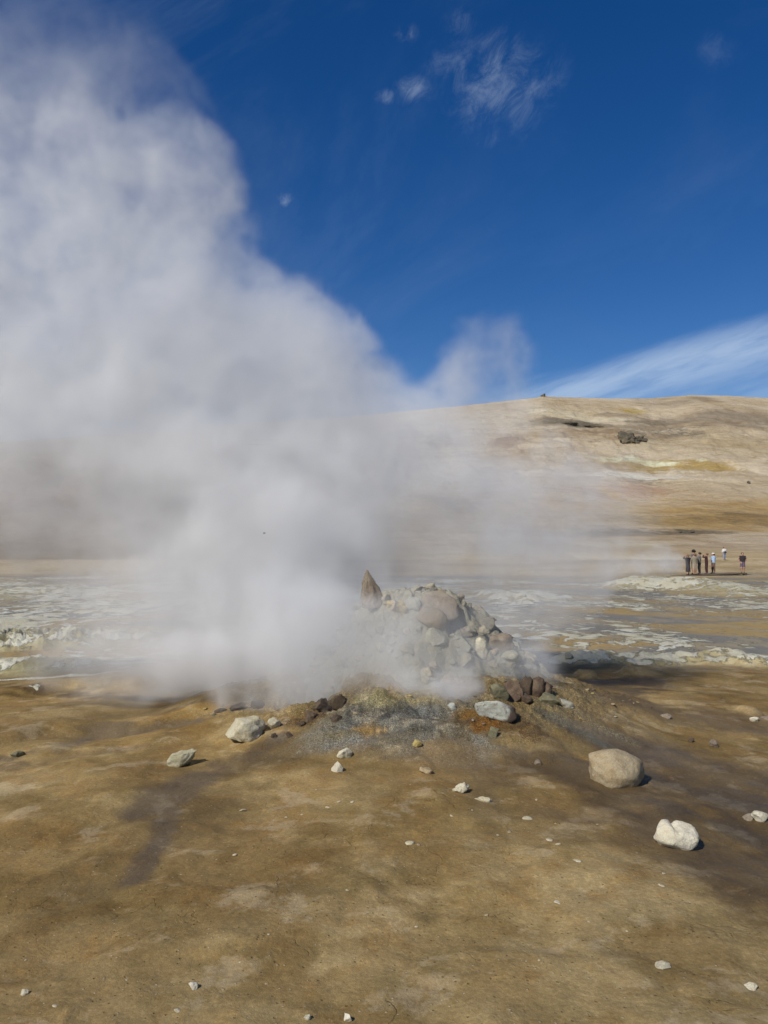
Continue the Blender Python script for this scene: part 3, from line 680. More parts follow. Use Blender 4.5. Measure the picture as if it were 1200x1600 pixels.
# the rest of the heap
protos = [rock_mesh('boulder', 900 + k, (0.12, 0.12 * random.uniform(0.75, 1.0), 0.12 * random.uniform(0.62, 0.95)), facets=random.choice((10, 14, 18)), rough=random.uniform(0.12, 0.22), sub=4) for k in range(9)]
rs = random.Random(21)
heap_mats = ['grey', 'heap', 'heap', 'heap', 'grey', 'heap', 'heap', 'pink']
heap_protos = {}
for k in range(215):
    a_ = rs.uniform(0, 2 * math.pi); q = math.sqrt(rs.uniform(0.0, 1.0)) * 1.02
    x, y = MX + math.cos(a_) * q * 1.16, MY + math.sin(a_) * q * 1.02
    if y > MY + 0.55: continue
    if k >= 170 and q > 0.95: q = 0.9
    s = rs.choice((0.07, 0.08, 0.10, 0.12, 0.15, 0.19)) * rs.uniform(0.85, 1.2)
    mt = rs.choice(heap_mats); pk = rs.randrange(len(protos))
    if (pk, mt) not in heap_protos:
        mcopy = protos[pk].copy(); mcopy.materials.append(RM[mt]); heap_protos[(pk, mt)] = mcopy
    o = put('boulder', heap_protos[(pk, mt)], None, (x, y, float(mound_z(np.float64(x), np.float64(y))) + s * 0.02), (rs.uniform(-.6, .6), rs.uniform(-.6, .6), rs.uniform(0, 6.3)), 'dull grey to tan stone lodged in the rubble of the steaming mound', 'boulder', 'stones lodged in the mound')
    o.scale = (s / 0.12,) * 3

# stones at the foot of the mound
stone(775, 1110, 68, 36, 'silver', 'long silvery white stone with a dark lower end lying at the foot of the mound', 'rock', 'rock', tilt=0.33, depth=0.5, sink=0.12, facets=6, rough=0.10, yaw=-0.2)
stone(706, 1104, 15, 12, 'silver', 'small pale grey pebble left of the long silvery stone', tilt=0.1, sink=0.1)
FG = 'dark rusty stones at the right foot of the mound'
stone(802, 1078, 34, 34, 'rust', 'upright rusty brown stone leftmost of the dark cluster right of the mound', 'rock', 'rock', group=FG, facets=13)
stone(816, 1090, 34, 18, 'rust', 'low red brown slab in front of the dark cluster right of the mound', 'rock', 'rock', group=FG, facets=13, tilt=0.1)
stone(822, 1072, 20, 30, 'dark', 'narrow blackish stone standing in the middle of the dark rusty cluster', 'rock', 'rock', group=FG, facets=13)
stone(838, 1074, 26, 34, 'rust', 'tall brown stone at the back right of the dark rusty cluster', 'rock', 'rock', group=FG, facets=13, tilt=0.3)
stone(852, 1077, 18, 24, 'rust', 'small rusty stone at the right end of the dark cluster', 'rock', 'rock', group=FG, facets=13, tilt=0.4)
stone(780, 1080, 30, 26, 'olive', 'olive grey stone between the rusty cluster and the mound', 'rock', 'rock', group=FG, facets=13)
stone(858, 1092, 30, 16, 'olive', 'flat dark olive stone right of the rusty cluster on grey grit', 'rock', 'rock', group=FG, facets=13, tilt=0.35)
stone(885, 1100, 26, 12, 'grey', 'thin grey slab lying down the grey grit spur', 'rock', 'rock', facets=7, tilt=0.4)
stone(771, 1143, 16, 18, 'olive', 'small greenish grey stone below the long silvery stone', sink=0.25)
stone(652, 1162, 15, 14, 'yellow', 'small mustard yellow stone on the grey front slope', sink=0.25)
stone(841, 1192, 13, 9, 'brown', 'tiny brown stone in the dark mud left of the big tan boulder', sink=0.3)

# loose stones on the flat
stone(285, 1186, 52, 29, 'green', 'long pale greenish stone tilted up at one end on brown mud', 'rock', 'rock', tilt=-0.52, depth=0.55, sink=0.05, facets=6, rough=0.16, yaw=0.1)
stone(384, 1142, 64, 42, 'pale', 'rough beige boulder with a shadowed hollow side and a pebble behind it', 'boulder', 'boulder', tilt=-0.22, depth=0.7, sink=0.10, facets=9, rough=0.17, yaw=0.2)
stone(429, 1131, 19, 18, 'pale', 'small cream stone in the shadow of the rough beige boulder', sink=0.15)
stone(539, 1179, 26, 17, 'pale', 'upper of two small pale stones on the front slope of the mound', sink=0.2, tilt=-0.15)
stone(527, 1198, 19, 18, 'white', 'lower of two small pale stones on the front slope of the mound', sink=0.2)
stone(966, 1201, 94, 60, 'tan', 'big tan boulder with flat faces in dark wet mud', 'boulder', 'boulder', depth=0.85, sink=0.12, seed=4021, facets=9, rough=0.10, cut=(0.6, 0.9), tilt=0.12, yaw=0.35)
stone(1056, 1306, 69, 46, 'white', 'smooth white stone with a notched top on dark mud', 'boulder', 'boulder', depth=0.75, sink=0.10, facets=5, rough=0.10, cut=(0.72, 0.95), notch=(-0.12, 0.13, 0.26), yaw=0.0, tilt=0.05)
stone(1187, 1276, 24, 19, 'white', 'small white stone with a brown foot at the edge of the dark mud', sink=0.15, facets=7)
stone(1168, 1277, 16, 12, 'brown', 'brown clod touching the small white stone at the edge of the dark mud', 'clod', 'clod', sink=0.3)
stone(721, 1231, 27, 18, 'pale', 'knobbly cream stone on the brown clay below the mound', sink=0.22, rough=0.22, tilt=0.2)
stone(756, 1249, 26, 9, 'pale', 'thin flat cream flake right of the knobbly cream stone', sink=0.25, tilt=0.15)
stone(665, 1204, 20, 11, 'tan', 'low tan stone half sunk in brown clay above the knobbly cream stone', sink=0.3)
stone(1115, 1162, 15, 14, 'brown', 'ochre brown stone standing in the violet grey mud', sink=0.15)
stone(1080, 1156, 10, 9, 'rust', 'small dark rusty stone left of the ochre brown one in violet grey mud', sink=0.2)
stone(1040, 1119, 18, 7, 'brown', 'flat rusty lump in the damp flat behind the ochre brown stone', sink=0.3)
stone(1178, 1124, 15, 9, 'white', 'small bright stone beside a low pale hump on the damp flat', sink=0.2)
stone(1195, 1122, 18, 7, 'brown', 'brown lump beside the small bright stone on the damp flat', 'clod', 'clod', sink=0.25)
stone(889, 1024, 12, 11, 'grey', 'grey stone at the near edge of the pale crust right of the mound', sink=0.2)
stone(28, 1178, 20, 12, 'olive', 'low dark stone beside the puddle streak at the left', sink=0.25)
stone(302, 1541, 15, 12, 'white', 'small white stone with a sharp shadow on dry clay', sink=0.2, facets=7)
stone(544, 1591, 12, 14, 'white', 'pale chip throwing a dark shadow at the bottom of the dry clay', sink=0.1, facets=7)
stone(1035, 1508, 26, 11, 'pale', 'flat cream flake sunk in dry clay in front', sink=0.42, facets=5)
stone(1171, 1541, 24, 10, 'pale', 'pale tan flake sunk in dry clay near the dark mud', sink=0.42, facets=5)
stone(38, 1551, 14, 9, 'pale', 'small pale pebble on greyish clay in the near corner', sink=0.3)
stone(480, 1590, 12, 8, 'pale', 'small sunken pale pebble left of the shadowed pale chip', sink=0.35)
DG = 'dark clods beside the slumped scar'
for x_, y_, w_, h_, l_ in ((488, 1118, 22, 15, 'round blackish clod left of the slumped scar'), (505, 1102, 30, 22, 'large blackish clod inside the slumped scar'), (530, 1096, 24, 26, 'upright blackish clod on the wall of the slumped scar'), (376, 1104, 34, 13, 'long dark clod under the steam behind the rough beige boulder'), (402, 1101, 28, 12, 'dark clod right of the long one under the steam'),
                           (428, 1149, 9, 8, 'tiny dark clod in front of the small cream stone'), (452, 1148, 12, 10, 'dark clod casting a small shadow right of the small cream stone'), (525, 1122, 20, 12, 'low dark brown clod below the slumped scar'), (470, 1130, 16, 9, 'flat dark red clod left of the low brown clod'), (345, 1110, 20, 8, 'flat brown clod at the far left of the dark clods')):
    stone(x_, y_, w_, h_, 'dark', l_, 'clod', 'clod', group=DG, sink=0.3, facets=14, rough=0.24, sub=4)
# pebbles and chips: many, all much alike
chip = [rock_mesh('pebble', 700 + k, (.03, .03 * rs.uniform(.6, 1), .03 * rs.uniform(.2, .42)), facets=6, rough=0.12, sub=2) for k in range(6)]
cm = {}
def pebble(px, py, w, mat, label, group):
    k = rs.randrange(6)
    if (k, mat) not in cm:
        q = chip[k].copy(); q.materials.append(RM[mat]); cm[(k, mat)] = q
    p = hit(px, py); s = w * p.y / F
    o = put('pebble', cm[(k, mat)], None, (p.x, p.y, p.z + s * 0.02), (rs.uniform(-.3, .3), rs.uniform(-.3, .3), rs.uniform(0, 6.3)), label, 'pebble', group)
    o.scale = (s / .03,) * 3
for px_, py_, w_ in ((380, 1266, 12), (367, 1336, 11), (338, 1343, 5), (512, 1262, 8), (530, 1253, 9), (447, 1277, 6), (472, 1273, 5), (550, 1253, 8), (494, 1234, 4), (824, 1279, 17), (796, 1300, 9), (860, 1313, 15), (872, 1319, 9), (838, 1250, 6), (778, 1305, 5), (868, 1287, 4), (933, 1288, 4),
                     (902, 1345, 14), (870, 1410, 15), (640, 1318, 16), (655, 1320, 9), (706, 1275, 8), (738, 1266, 5), (543, 1391, 7), (1037, 1365, 6), (1034, 1384, 12), (995, 1333, 4), (1078, 1410, 4), (843, 1500, 7), (822, 1502, 4), (690, 1545, 5), (420, 1460, 5), (202, 1462, 6), (198, 1531, 5), (163, 1530, 7), (278, 1579, 12), (86, 1572, 9), (40, 1500, 5), (416, 1537, 5), (650, 1448, 6), (980, 1455, 5), (920, 1440, 6), (760, 1430, 7)):
    pebble(px_, py_, w_, rs.choice(('tan', 'pale', 'pale')), 'small pale chip of stone lying loose on the brown clay', 'pale chips scattered on the clay')
for k in range(70):
    a_ = rs.uniform(math.pi * 1.02, math.pi * 1.98); q = rs.uniform(1.12, 2.1)
    x, y = MX + math.cos(a_) * q * 1.1, MY + math.sin(a_) * q
    px_ = 600 + F * x / y; z_ = float(H(x, y)); py_ = 860 + F * (EYE - z_) / y
    if px_ < 20: continue
    pebble(px_, py_, rs.uniform(3.5, 9), rs.choice(('grey', 'brown', 'rust', 'tan', 'yellow', 'olive')), 'tiny bit of gravel on the gritty skirt of the mound', 'gravel bits round the mound')

# dark outcrops on the hill
def outcrop(px, py, w, h, label, seed, depth=0.7, **kw):
    base = hit(px, py + h * 0.45); s = base.y / F
    me = rock_mesh('rock_outcrop', seed, (w * s, w * s * depth, h * s * 1.35), sub=5, rough=0.42, facets=8, **kw)
    me.materials.append(RM['outcrop'])
    return put('rock_outcrop', me, None, (base.x, base.y + w * s * depth * 0.3, base.z + h * s * 0.36), (0, 0, 0.2), label, 'outcrop', 'dark outcrops on the hillside')
outcrop(982, 684, 36, 20, 'dark lumpy outcrop standing alone on the pale hillside', 301)
outcrop(1000, 686, 26, 10, 'low brown tail of rock beside the lone dark outcrop', 302)
outcrop(890, 662, 34, 6, 'long thin dark ledge high on the hillside left of the lone outcrop', 303, depth=0.3)
outcrop(930, 666, 40, 4, 'broken dark ledge between the long thin ledge and the lone outcrop', 309, depth=0.3)
outcrop(1075, 831, 26, 4, 'dark flat rocks at the foot of the ochre slope above the visitors', 310, depth=0.5)
outcrop(849, 617.5, 8, 5, 'small dark knob of rock on the skyline of the hill', 305)
outcrop(860, 618.5, 22, 3, 'flat dark rim of rock on the skyline beside the small knob', 306, depth=0.4)
outcrop(1170, 754, 6, 5, 'single dark boulder alone on the pale lower hillside', 307)

# ------------------------------------------------------------------ boardwalk and people
SKIN = cloth('skin', (0.46, 0.27, 0.19), 0.6); HAIR = cloth('dark_hair', (0.05, 0.03, 0.02)); BLOND = cloth('light_brown_hair', (0.22, 0.13, 0.07))
SHOE = cloth('shoe', (0.04, 0.035, 0.03))
bl = at_depth(1066, 899.5, 65.4); br = at_depth(1168, 895.0, 67.0)
wood = rock_material('weathered_plank', (0.20, 0.155, 0.10), (0.26, 0.205, 0.14), (0.13, 0.10, 0.07), k=0.15)
dwood = rock_material('dark_beam', (0.07, 0.056, 0.042), (0.095, 0.075, 0.055), None, k=0.15)  # dark tone carries the shade of the deck's side in the colour
DECK_Z = (bl.z + br.z) / 2
dirv = Vector((br.x - bl.x, br.y - bl.y, br.z - bl.z)); L = dirv.length; yaw = math.atan2(dirv.y, dirv.x); pit = -math.asin(dirv.z / L)
bw = bpy.data.objects.new('boardwalk', None); COL.objects.link(bw); bw.location = bl; bw.rotation_euler = (0, pit, yaw)
tag(bw, 'low wooden viewing boardwalk carrying the group of visitors', 'boardwalk')
def box(bm, x0, x1, y0, y1, z0, z1):
    vs = [bm.verts.new(p) for p in ((x0, y0, z0), (x1, y0, z0), (x1, y1, z0), (x0, y1, z0), (x0, y0, z1), (x1, y0, z1), (x1, y1, z1), (x0, y1, z1))]
    for f in ((0, 3, 2, 1), (4, 5, 6, 7), (0, 1, 5, 4), (1, 2, 6, 5), (2, 3, 7, 6), (3, 0, 4, 7)): bm.faces.new([vs[i] for i in f])
def bm_obj(name, bm, mat, parent):
    me = bpy.data.meshes.new(name); bm.to_mesh(me); bm.free(); me.materials.append(mat)
    o = bpy.data.objects.new(name, me); COL.objects.link(o); o.parent = parent; return o
bm = bmesh.new(); k = 0.0
while k < L:
    box(bm, k, min(L, k + 0.145), 0, 1.6, -0.04, random.uniform(0, 0.006)); k += 0.152
bm_obj('deck', bm, wood, bw)
for yy in (0.03, 0.8, 1.57):
    bm = bmesh.new(); box(bm, 0.02, L - 0.02, yy - 0.03, yy + 0.03, -0.11, -0.045); bm_obj('beam', bm, dwood, bw)
for k in range(6):
    for yy in (0.12, 1.48):
        bm = bmesh.new(); xx = 0.3 + k * (L - 0.6) / 5; box(bm, xx - 0.05, xx + 0.05, yy - 0.05, yy + 0.05, -0.75, -0.046); bm_obj('post', bm, dwood, bw)

def person(loc, yaw, hgt, pose, mats, label, lower='trousers', hat=None, hair=HAIR, pack=None):
    """One skinned body; pose gives both hands (x right, y forward, z up, in units of the height), mats = (top, legs)."""
    V, E, Rd = [], [], []
    def v(p, r, par=None):
        V.append(Vector(p)); Rd.append(r)
        if par is not None: E.append((par, len(V) - 1))
        return len(V) - 1
    pel = v((0, 0, .525), .088); wa = v((0, .005, .60), .080, pel); ch = v((0, .0, .71), .096, wa); sh = v((0, -.005, .795), .078, ch)
    nk = v((0, .0, .85), .036, sh); hd0 = v((0, .012, .885), .050, nk); hd = v((0, .012, .93), .062, hd0); tp = v((0, .006, .975), .046, hd)
    ns = v((0, .078, .922), .010, hd)
    wide = 1.35 if lower in ('skirt', 'shorts') else 1.0
    for s in (-1, 1):
        st = pose.get('step', 0.02) * s
        hp_ = v((s * .052, 0, .49), .066, pel); kn = v((s * .058, .012 + st * .6, .275), .050 * (wide if lower == 'shorts' else 1), hp_)
        mid = v((s * .058, .0 + st, .15), .038, kn); an = v((s * .06, -.008 + st, .035), .026, mid); v((s * .068, .085 + st, .018), .022, an)
        ha = Vector(pose['r' if s > 0 else 'l'])
        shd = v((s * .115, 0, .79), .052, sh)
        S = V[shd]; d = ha - S; l1 = .165; l2 = .155; dl = min(d.length, l1 + l2 - .003)
        a = (l1 * l1 - l2 * l2 + dl * dl) / (2 * dl); hh = math.sqrt(max(0, l1 * l1 - a * a))
        dn = d.normalized(); bend = Vector((s * .6, -.35, -.8)); bend = (bend - dn * bend.dot(dn)).normalized()
        el = v(S + dn * a + bend * hh, .032, shd); Wp = S + dn * dl
        wr_ = v(Wp, .019, el); fd = (Wp - V[el]).normalized()
        pm = v(Wp + fd * .035, .020, wr_)
        side = fd.cross(Vector((0, 1, .2))).normalized()
        for q, ln in ((-1.5, .036), (-.5, .044), (.5, .046), (1.5, .038)):
            v(V[pm] + fd * ln + side * q * .011 + Vector((0, .01, 0)), .0055, pm)
        v(V[wr_] + fd * .03 - side * .030, .006, wr_)
    me = bpy.data.meshes.new('person_cage'); me.from_pydata([p * hgt for p in V], E, [])
    o = bpy.data.objects.new('person', me); COL.objects.link(o)
    md = o.modifiers.new('skin', 'SKIN'); md.use_smooth_shade = True
    for k, sv in enumerate(me.skin_vertices[0].data):
        sx = Rd[k] * hgt
        flat = 1.5 if k in (pel, wa, ch, sh) else 1.0
        sx *= 1.12
        sv.radius = (sx * flat, sx / flat ** .4); sv.use_root = (k == pel)
    sb = o.modifiers.new('sub', 'SUBSURF'); sb.levels = 1; sb.render_levels = 1
    dg = bpy.context.evaluated_depsgraph_get(); dg.update()
    me2 = bpy.data.meshes.new_from_object(o.evaluated_get(dg)); o.modifiers.clear(); o.data = me2; me2.name = 'person'; bpy.data.meshes.remove(me)
    me2.materials.clear()
    for m_ in (SKIN, mats[0], mats[1], SHOE): me2.materials.append(m_)
    cut = {'trousers': .06, 'shorts': .30, 'skirt': .16}[lower]
    for p in me2.polygons:
        c = p.center / hgt; p.use_smooth = True
        if c.z > .845 and abs(c.x) < .08 and c.y < .16 and (c - Vector((0, .012, .92))).length < .12: p.material_index = 0
        elif min((p.center - V[i] * hgt).length for i in range(len(V)) if Rd[i] < .021 and V[i].z > .1) < .035 * hgt: p.material_index = 0
        elif abs(c.x) > .135 or c.z > .53: p.material_index = 1 if (abs(c.x) < .155 or pose.get('sleeve', True)) else 0
        elif c.z > cut: p.material_index = 2
        elif c.z < .045: p.material_index = 3
        else: p.material_index = 0
    o.location = loc; o.rotation_euler = (0, 0, yaw)
    tag(o, label, 'person', 'visitors by the boardwalk')
    def cap(name, r, z0, z1, mat, brim=0, back=0.0):
        bm = bmesh.new(); bmesh.ops.create_uvsphere(bm, u_segments=16, v_segments=10, radius=1)
        for w in bm.verts:
            if w.co.z < 0 and not back: w.co.z *= .12
            w.co = Vector((w.co.x * r, w.co.y * r * 1.1 - (.008 + back * .5), w.co.z * (z1 - z0) + z0)) * hgt
        if brim:
            g = bmesh.ops.create_cone(bm, cap_ends=True, segments=20, radius1=brim * hgt, radius2=brim * hgt * .93, depth=.008 * hgt)
            for w in g['verts']: w.co += Vector((0, .006 * hgt, z0 * hgt))
        ob = bm_obj(name, bm, mat, o); ob.data.polygons.foreach_set('use_smooth', [True] * len(ob.data.polygons))
    if hat: cap('hat', .073, .955, 1.015, hat[0], hat[1])
    cap('hair', .071, .935, .992, hair, back=.03)
    if lower == 'skirt':
        bm = bmesh.new(); bmesh.ops.create_cone(bm, cap_ends=False, segments=20, radius1=.125 * hgt, radius2=.10 * hgt, depth=.38 * hgt)
        for w in bm.verts: w.co = Vector((w.co.x, w.co.y * .85, w.co.z + .35 * hgt))
        ob = bm_obj('skirt', bm, mats[1], o); ob.data.polygons.foreach_set('use_smooth', [True] * len(ob.data.polygons))
    if pack:
        bm = bmesh.new(); bmesh.ops.create_uvsphere(bm, u_segments=14, v_segments=10, radius=1)
        for w in bm.verts:
            w.co = Vector((pack[0] + math.copysign(abs(w.co.x) ** .6, w.co.x) * pack[3], pack[1] + math.copysign(abs(w.co.y) ** .6, w.co.y) * pack[4], pack[2] + math.copysign(abs(w.co.z) ** .6, w.co.z) * pack[5])) * hgt
        ob = bm_obj('bag', bm, pack[6], o)
    return o

FACE = {'r': (.05, .12, .90), 'l': (-.05, .12, .90)}
LOW = {'r': (.135, .05, .52), 'l': (-.135, .05, .52), 'sleeve': False}
FOLD = {'r': (-.03, .13, .66), 'l': (.04, .13, .64)}
def on_deck(px, t):
    """A spot on the deck seen at photo column px; t = 0 front edge, 1 back edge."""
    best = None
    for k in np.linspace(0, L, 400):
        p = bl + dirv * (k / L) + Vector((-math.sin(yaw), math.cos(yaw), 0)) * (1.6 * t)
        e = abs(600 + F * p.x / p.y - px)
        if best is None or e < best[0]: best = (e, p)
    return best[1] + Vector((0, 0, 0.004))
black = cloth('black_cloth', (0.03, 0.022, 0.024)); maroon = cloth('dark_maroon_cloth', (0.055, 0.018, 0.022)); khaki = cloth('khaki_cloth', (0.27, 0.235, 0.17)); beige = cloth('beige_cloth', (0.36, 0.30, 0.23))
greysh = cloth('grey_cloth', (0.17, 0.165, 0.165)); char = cloth('charcoal_cloth', (0.045, 0.038, 0.042)); lblue = cloth('light_blue_cloth', (0.38, 0.52, 0.72)); brownt = cloth('brown_trouser_cloth', (0.17, 0.10, 0.075))
jeans = cloth('faded_jeans', (0.26, 0.30, 0.42)); white = cloth('white_cloth', (0.68, 0.66, 0.60)); navy = cloth('navy_cloth', (0.035, 0.035, 0.06)); grape = cloth('grey_violet_cloth', (0.13, 0.10, 0.14)); red = cloth('wine_red_cloth', (0.20, 0.035, 0.05))
person(on_deck(1074, 0.25), R(30), 1.66, FACE, (black, char), 'person in black top and long dark skirt holding both hands to the face', lower='skirt', hair=BLOND)
person(on_deck(1084.5, 0.12), R(10), 1.74, {'r': (.06, .13, .74), 'l': (-.08, .12, .70)}, (khaki, beige), 'person in khaki shirt and beige shorts with hands held at the chest', lower='shorts', hair=BLOND)
person(on_deck(1083, 0.8) , R(40), 1.98, FOLD, (greysh, char), 'tall person in dark brimmed hat standing behind the khaki shirt', hat=(black, .12))
person(on_deck(1092, 0.35), R(65), 1.80, FOLD, (greysh, char), 'bareheaded person in grey shirt and charcoal trousers beside the khaki shirt')
person(on_deck(1103, 0.3), R(70), 1.72, FACE, (maroon, maroon), 'person all in dark maroon lifting a camera to the face', hair=BLOND)
person(on_deck(1113.5, 0.8), R(100), 1.66, FOLD, (lblue, brownt), 'person in light blue shirt, white hat and brown trousers', hat=(white, .095))
person(on_deck(1160, 0.35), R(165), 1.64, LOW, (black, grape), 'person in sleeveless black top and short violet grey skirt standing apart on the boardwalk', lower='shorts', pack=(0, -.10, .70, .085, .05, .10, black))
fp = hit(1132, 875)
person(fp, R(185), 20.5 * fp.y / F, {'r': (.12, .10, .58), 'l': (-.12, .10, .58), 'step': .03}, (white, jeans), 'person in white shirt and faded jeans walking alone far beyond the boardwalk', pack=(0, .12, .60, .13, .05, .06, navy))

# a tiny insect that crosses the steam
fl = bpy.data.objects.new('fly', None); COL.objects.link(fl); fl.location = at_depth(413.5, 833, 4.6); fl.rotation_euler = (0.2, -0.25, 0.2)
tag(fl, 'tiny dark insect flying in front of the white steam', 'insect')
bm = bmesh.new()
for cx, rx, rz in ((-.0035, .0042, .0022), (.0008, .0026, .0022), (.0038, .0016, .0015)):
    g = bmesh.ops.create_uvsphere(bm, u_segments=12, v_segments=8, radius=1)
    for w in g['verts']: w.co = Vector((w.co.x * rx + cx, w.co.y * rz, w.co.z * rz))
bm_obj('body', bm, black, fl)
for s in (-1, 1):
    bm = bmesh.new(); g = bmesh.ops.create_uvsphere(bm, u_segments=12, v_segments=6, radius=1)
    for w in g['verts']: w.co = Vector((w.co.x * .0022 - .002 + abs(w.co.y + 1) * -.001, (w.co.y + 1) * .004 * s, w.co.z * .00025 + .002 + .0012 * (w.co.y + 1)))
    bm_obj('wing', bm, char, fl)

# ------------------------------------------------------------------ steam
def steam(name, label, lo, hi, vox, puffs, dens, noise_s, seed, amp=0.55, edge=(0.18, 0.75), color=(0.97, 0.975, 0.985), floor=True):
    """Steam as a fog grid: soft puffs joined into one field, billowed by noise. The lattice of density values is a
    point attribute of the object; geometry nodes turn it into a volume."""
    lo, hi = np.array(lo), np.array(hi)
    nx, ny, nz = [int(round(v)) for v in (hi - lo) / vox]
    gx, gy, gz = np.meshgrid(np.linspace(lo[0], hi[0], nx), np.linspace(lo[1], hi[1], ny), np.linspace(lo[2], hi[2], nz), indexing='ij')
    gx, gy, gz = gx.ravel(), gy.ravel(), gz.ravel()
    s = noise_s
    wx = fbm(gx / s, gy / s, gz / s, octv=3, seed=seed); wz = fbm(gx / s + 31, gy / s, gz / s - 7, octv=3, seed=seed + 5)
    qx, qz, qy = gx + wx * s * 0.30, gz + wz * s * 0.30, gy + (wx - wz) * s * 0.2
    F1 = np.zeros_like(gx); Wt = np.zeros_like(gx); K = np.zeros_like(gx)
    for (px, py, rp, Yd, w) in puffs:
        c = at_depth(px, py, Yd); r = rp * 1.06 * Yd / F
        ry = min(r, 1.05) if name == 'steam' else r
        d2 = ((qx - c.x) / r) ** 2 + ((qy - c.y) / ry) ** 2 + ((qz - c.z) / r) ** 2
        k = np.clip(1 - d2 / 1.7, 0, 1) ** 2
        F1 += k; Wt += k * w; K += k
    Wt = Wt / np.maximum(K, 1e-6)
    on = np.nonzero(F1 > 0.004)[0]
    X_, Y_, Z_, wx_, wz_, f_, w_ = gx[on], gy[on], gz[on], wx[on], wz[on], np.minimum(F1[on], 1.0), Wt[on]
    b = fbm(X_ / s * 1.6 + 0.6 * wx_, Y_ / s * 1.6, Z_ / s * 1.6 + 0.6 * wz_, octv=6, seed=seed + 9, gain=0.58)
    ux, uz = b * 0.28 * s, fbm(X_ / s * 2.2, Y_ / s * 2.2 + 9, Z_ / s * 2.2, octv=4, seed=seed + 21) * 0.28 * s
    q = 1 - 2.2 * np.abs(fbm((X_ + ux) / s * 2.6, (Y_ + uz) / s * 2.6, (Z_ + uz) / s * 2.6, octv=5, seed=seed + 31, gain=0.6))
    env = sm(0.0, 0.22, f_) * (1 - 0.55 * sm(0.6, 1.0, f_))
    Dn = sm(edge[0], edge[1], f_ + env * (amp * b + 0.20 * (q - 0.35))) * w_ * dens
    thin = sm(0.75, 0.3, w_)
    Dn *= np.clip(1 + (0.26 + 0.75 * thin) * b + (0.18 + 0.45 * thin) * (q - 0.35), 0.05, 3.0)
    D = np.zeros_like(gx); D[on] = Dn
    D[(F1 < 0.004)] = 0; D = np.clip(D, 0, None)
    m_ = 3 * vox
    for g, a in ((gx, 0), (gy, 1), (gz, 2)):
        D *= sm(lo[a], lo[a] + m_ * (4 if a == 0 else 1), g) * sm(hi[a], hi[a] - m_, g)
    me = bpy.data.meshes.new(name)
    me.vertices.add(nx * ny * nz)
    me.vertices.foreach_set('co', np.stack([gx, gy, gz], -1).astype(np.float32).ravel())
    a = me.attributes.new('fog', 'FLOAT', 'POINT'); a.data.foreach_set('value', D.astype(np.float32))
    m = bpy.data.materials.new(name + '_vapour'); m.use_nodes = True
    t = NT(m.node_tree); t.n.remove(t.n['Principled BSDF'])
    pv = t.node('ShaderNodeVolumePrincipled', ins={'Color': (*color, 1), 'Density': 1.0, 'Anisotropy': 0.0})
    t.l.new(pv.outputs[0], t.n['Material Output'].inputs['Volume'])
    me.materials.append(m)
    o = bpy.data.objects.new(name, me); COL.objects.link(o)
    tag(o, label, kind='stuff')
    ng = bpy.data.node_groups.new(name + '_fog', 'GeometryNodeTree')
    ng.interface.new_socket('Geometry', in_out='INPUT', socket_type='NodeSocketGeometry'); ng.interface.new_socket('Geometry', in_out='OUTPUT', socket_type='NodeSocketGeometry')
    N = NT(ng)
    gi = N.node('NodeGroupInput'); go = N.node('NodeGroupOutput')
    sp = N.node('ShaderNodeSeparateXYZ', ins={0: N.node('GeometryNodeInputPosition').outputs[0]})
    idx = []
    for a_, nn in ((0, nx), (1, ny), (2, nz)):
        idx.append(N.math('ROUND', N.math('MULTIPLY', N.math('SUBTRACT', sp.outputs[a_], float(lo[a_])), float((nn - 1) / (hi[a_] - lo[a_])))))
    ii = N.node('FunctionNodeFloatToInt', rounding_mode='ROUND')
    I = []
    for q in idx:
        f2 = N.node('FunctionNodeFloatToInt', rounding_mode='ROUND'); N.set(f2, 0, q); I.append(f2.outputs[0])
    def im(op, a_, b_):
        nd = N.node('FunctionNodeIntegerMath', operation=op); N.set(nd, 0, a_); N.set(nd, 1, b_); return nd.outputs[0]
    index = im('ADD', im('MULTIPLY', im('ADD', im('MULTIPLY', I[0], ny), I[1]), nz), I[2])
    na = N.node('GeometryNodeInputNamedAttribute', data_type='FLOAT'); na.inputs[0].default_value = 'fog'
    si = N.node('GeometryNodeSampleIndex', data_type='FLOAT', domain='POINT', clamp=True)
    N.l.new(gi.outputs[0], si.inputs['Geometry']); N.l.new(na.outputs[0], si.inputs['Value']); N.l.new(index, si.inputs['Index'])
    vc = N.node('GeometryNodeVolumeCube', ins={'Min': tuple(lo), 'Max': tuple(hi), 'Resolution X': nx, 'Resolution Y': ny, 'Resolution Z': nz, 'Background': 0.0})
    N.l.new(si.outputs[0], vc.inputs['Density'])
    smn = N.node('GeometryNodeSetMaterial'); smn.inputs['Material'].default_value = m
    N.l.new(vc.outputs[0], smn.inputs[0]); N.l.new(smn.outputs[0], go.inputs[0])
    md = o.modifiers.new('fog', 'NODES'); md.node_group = ng
    return o

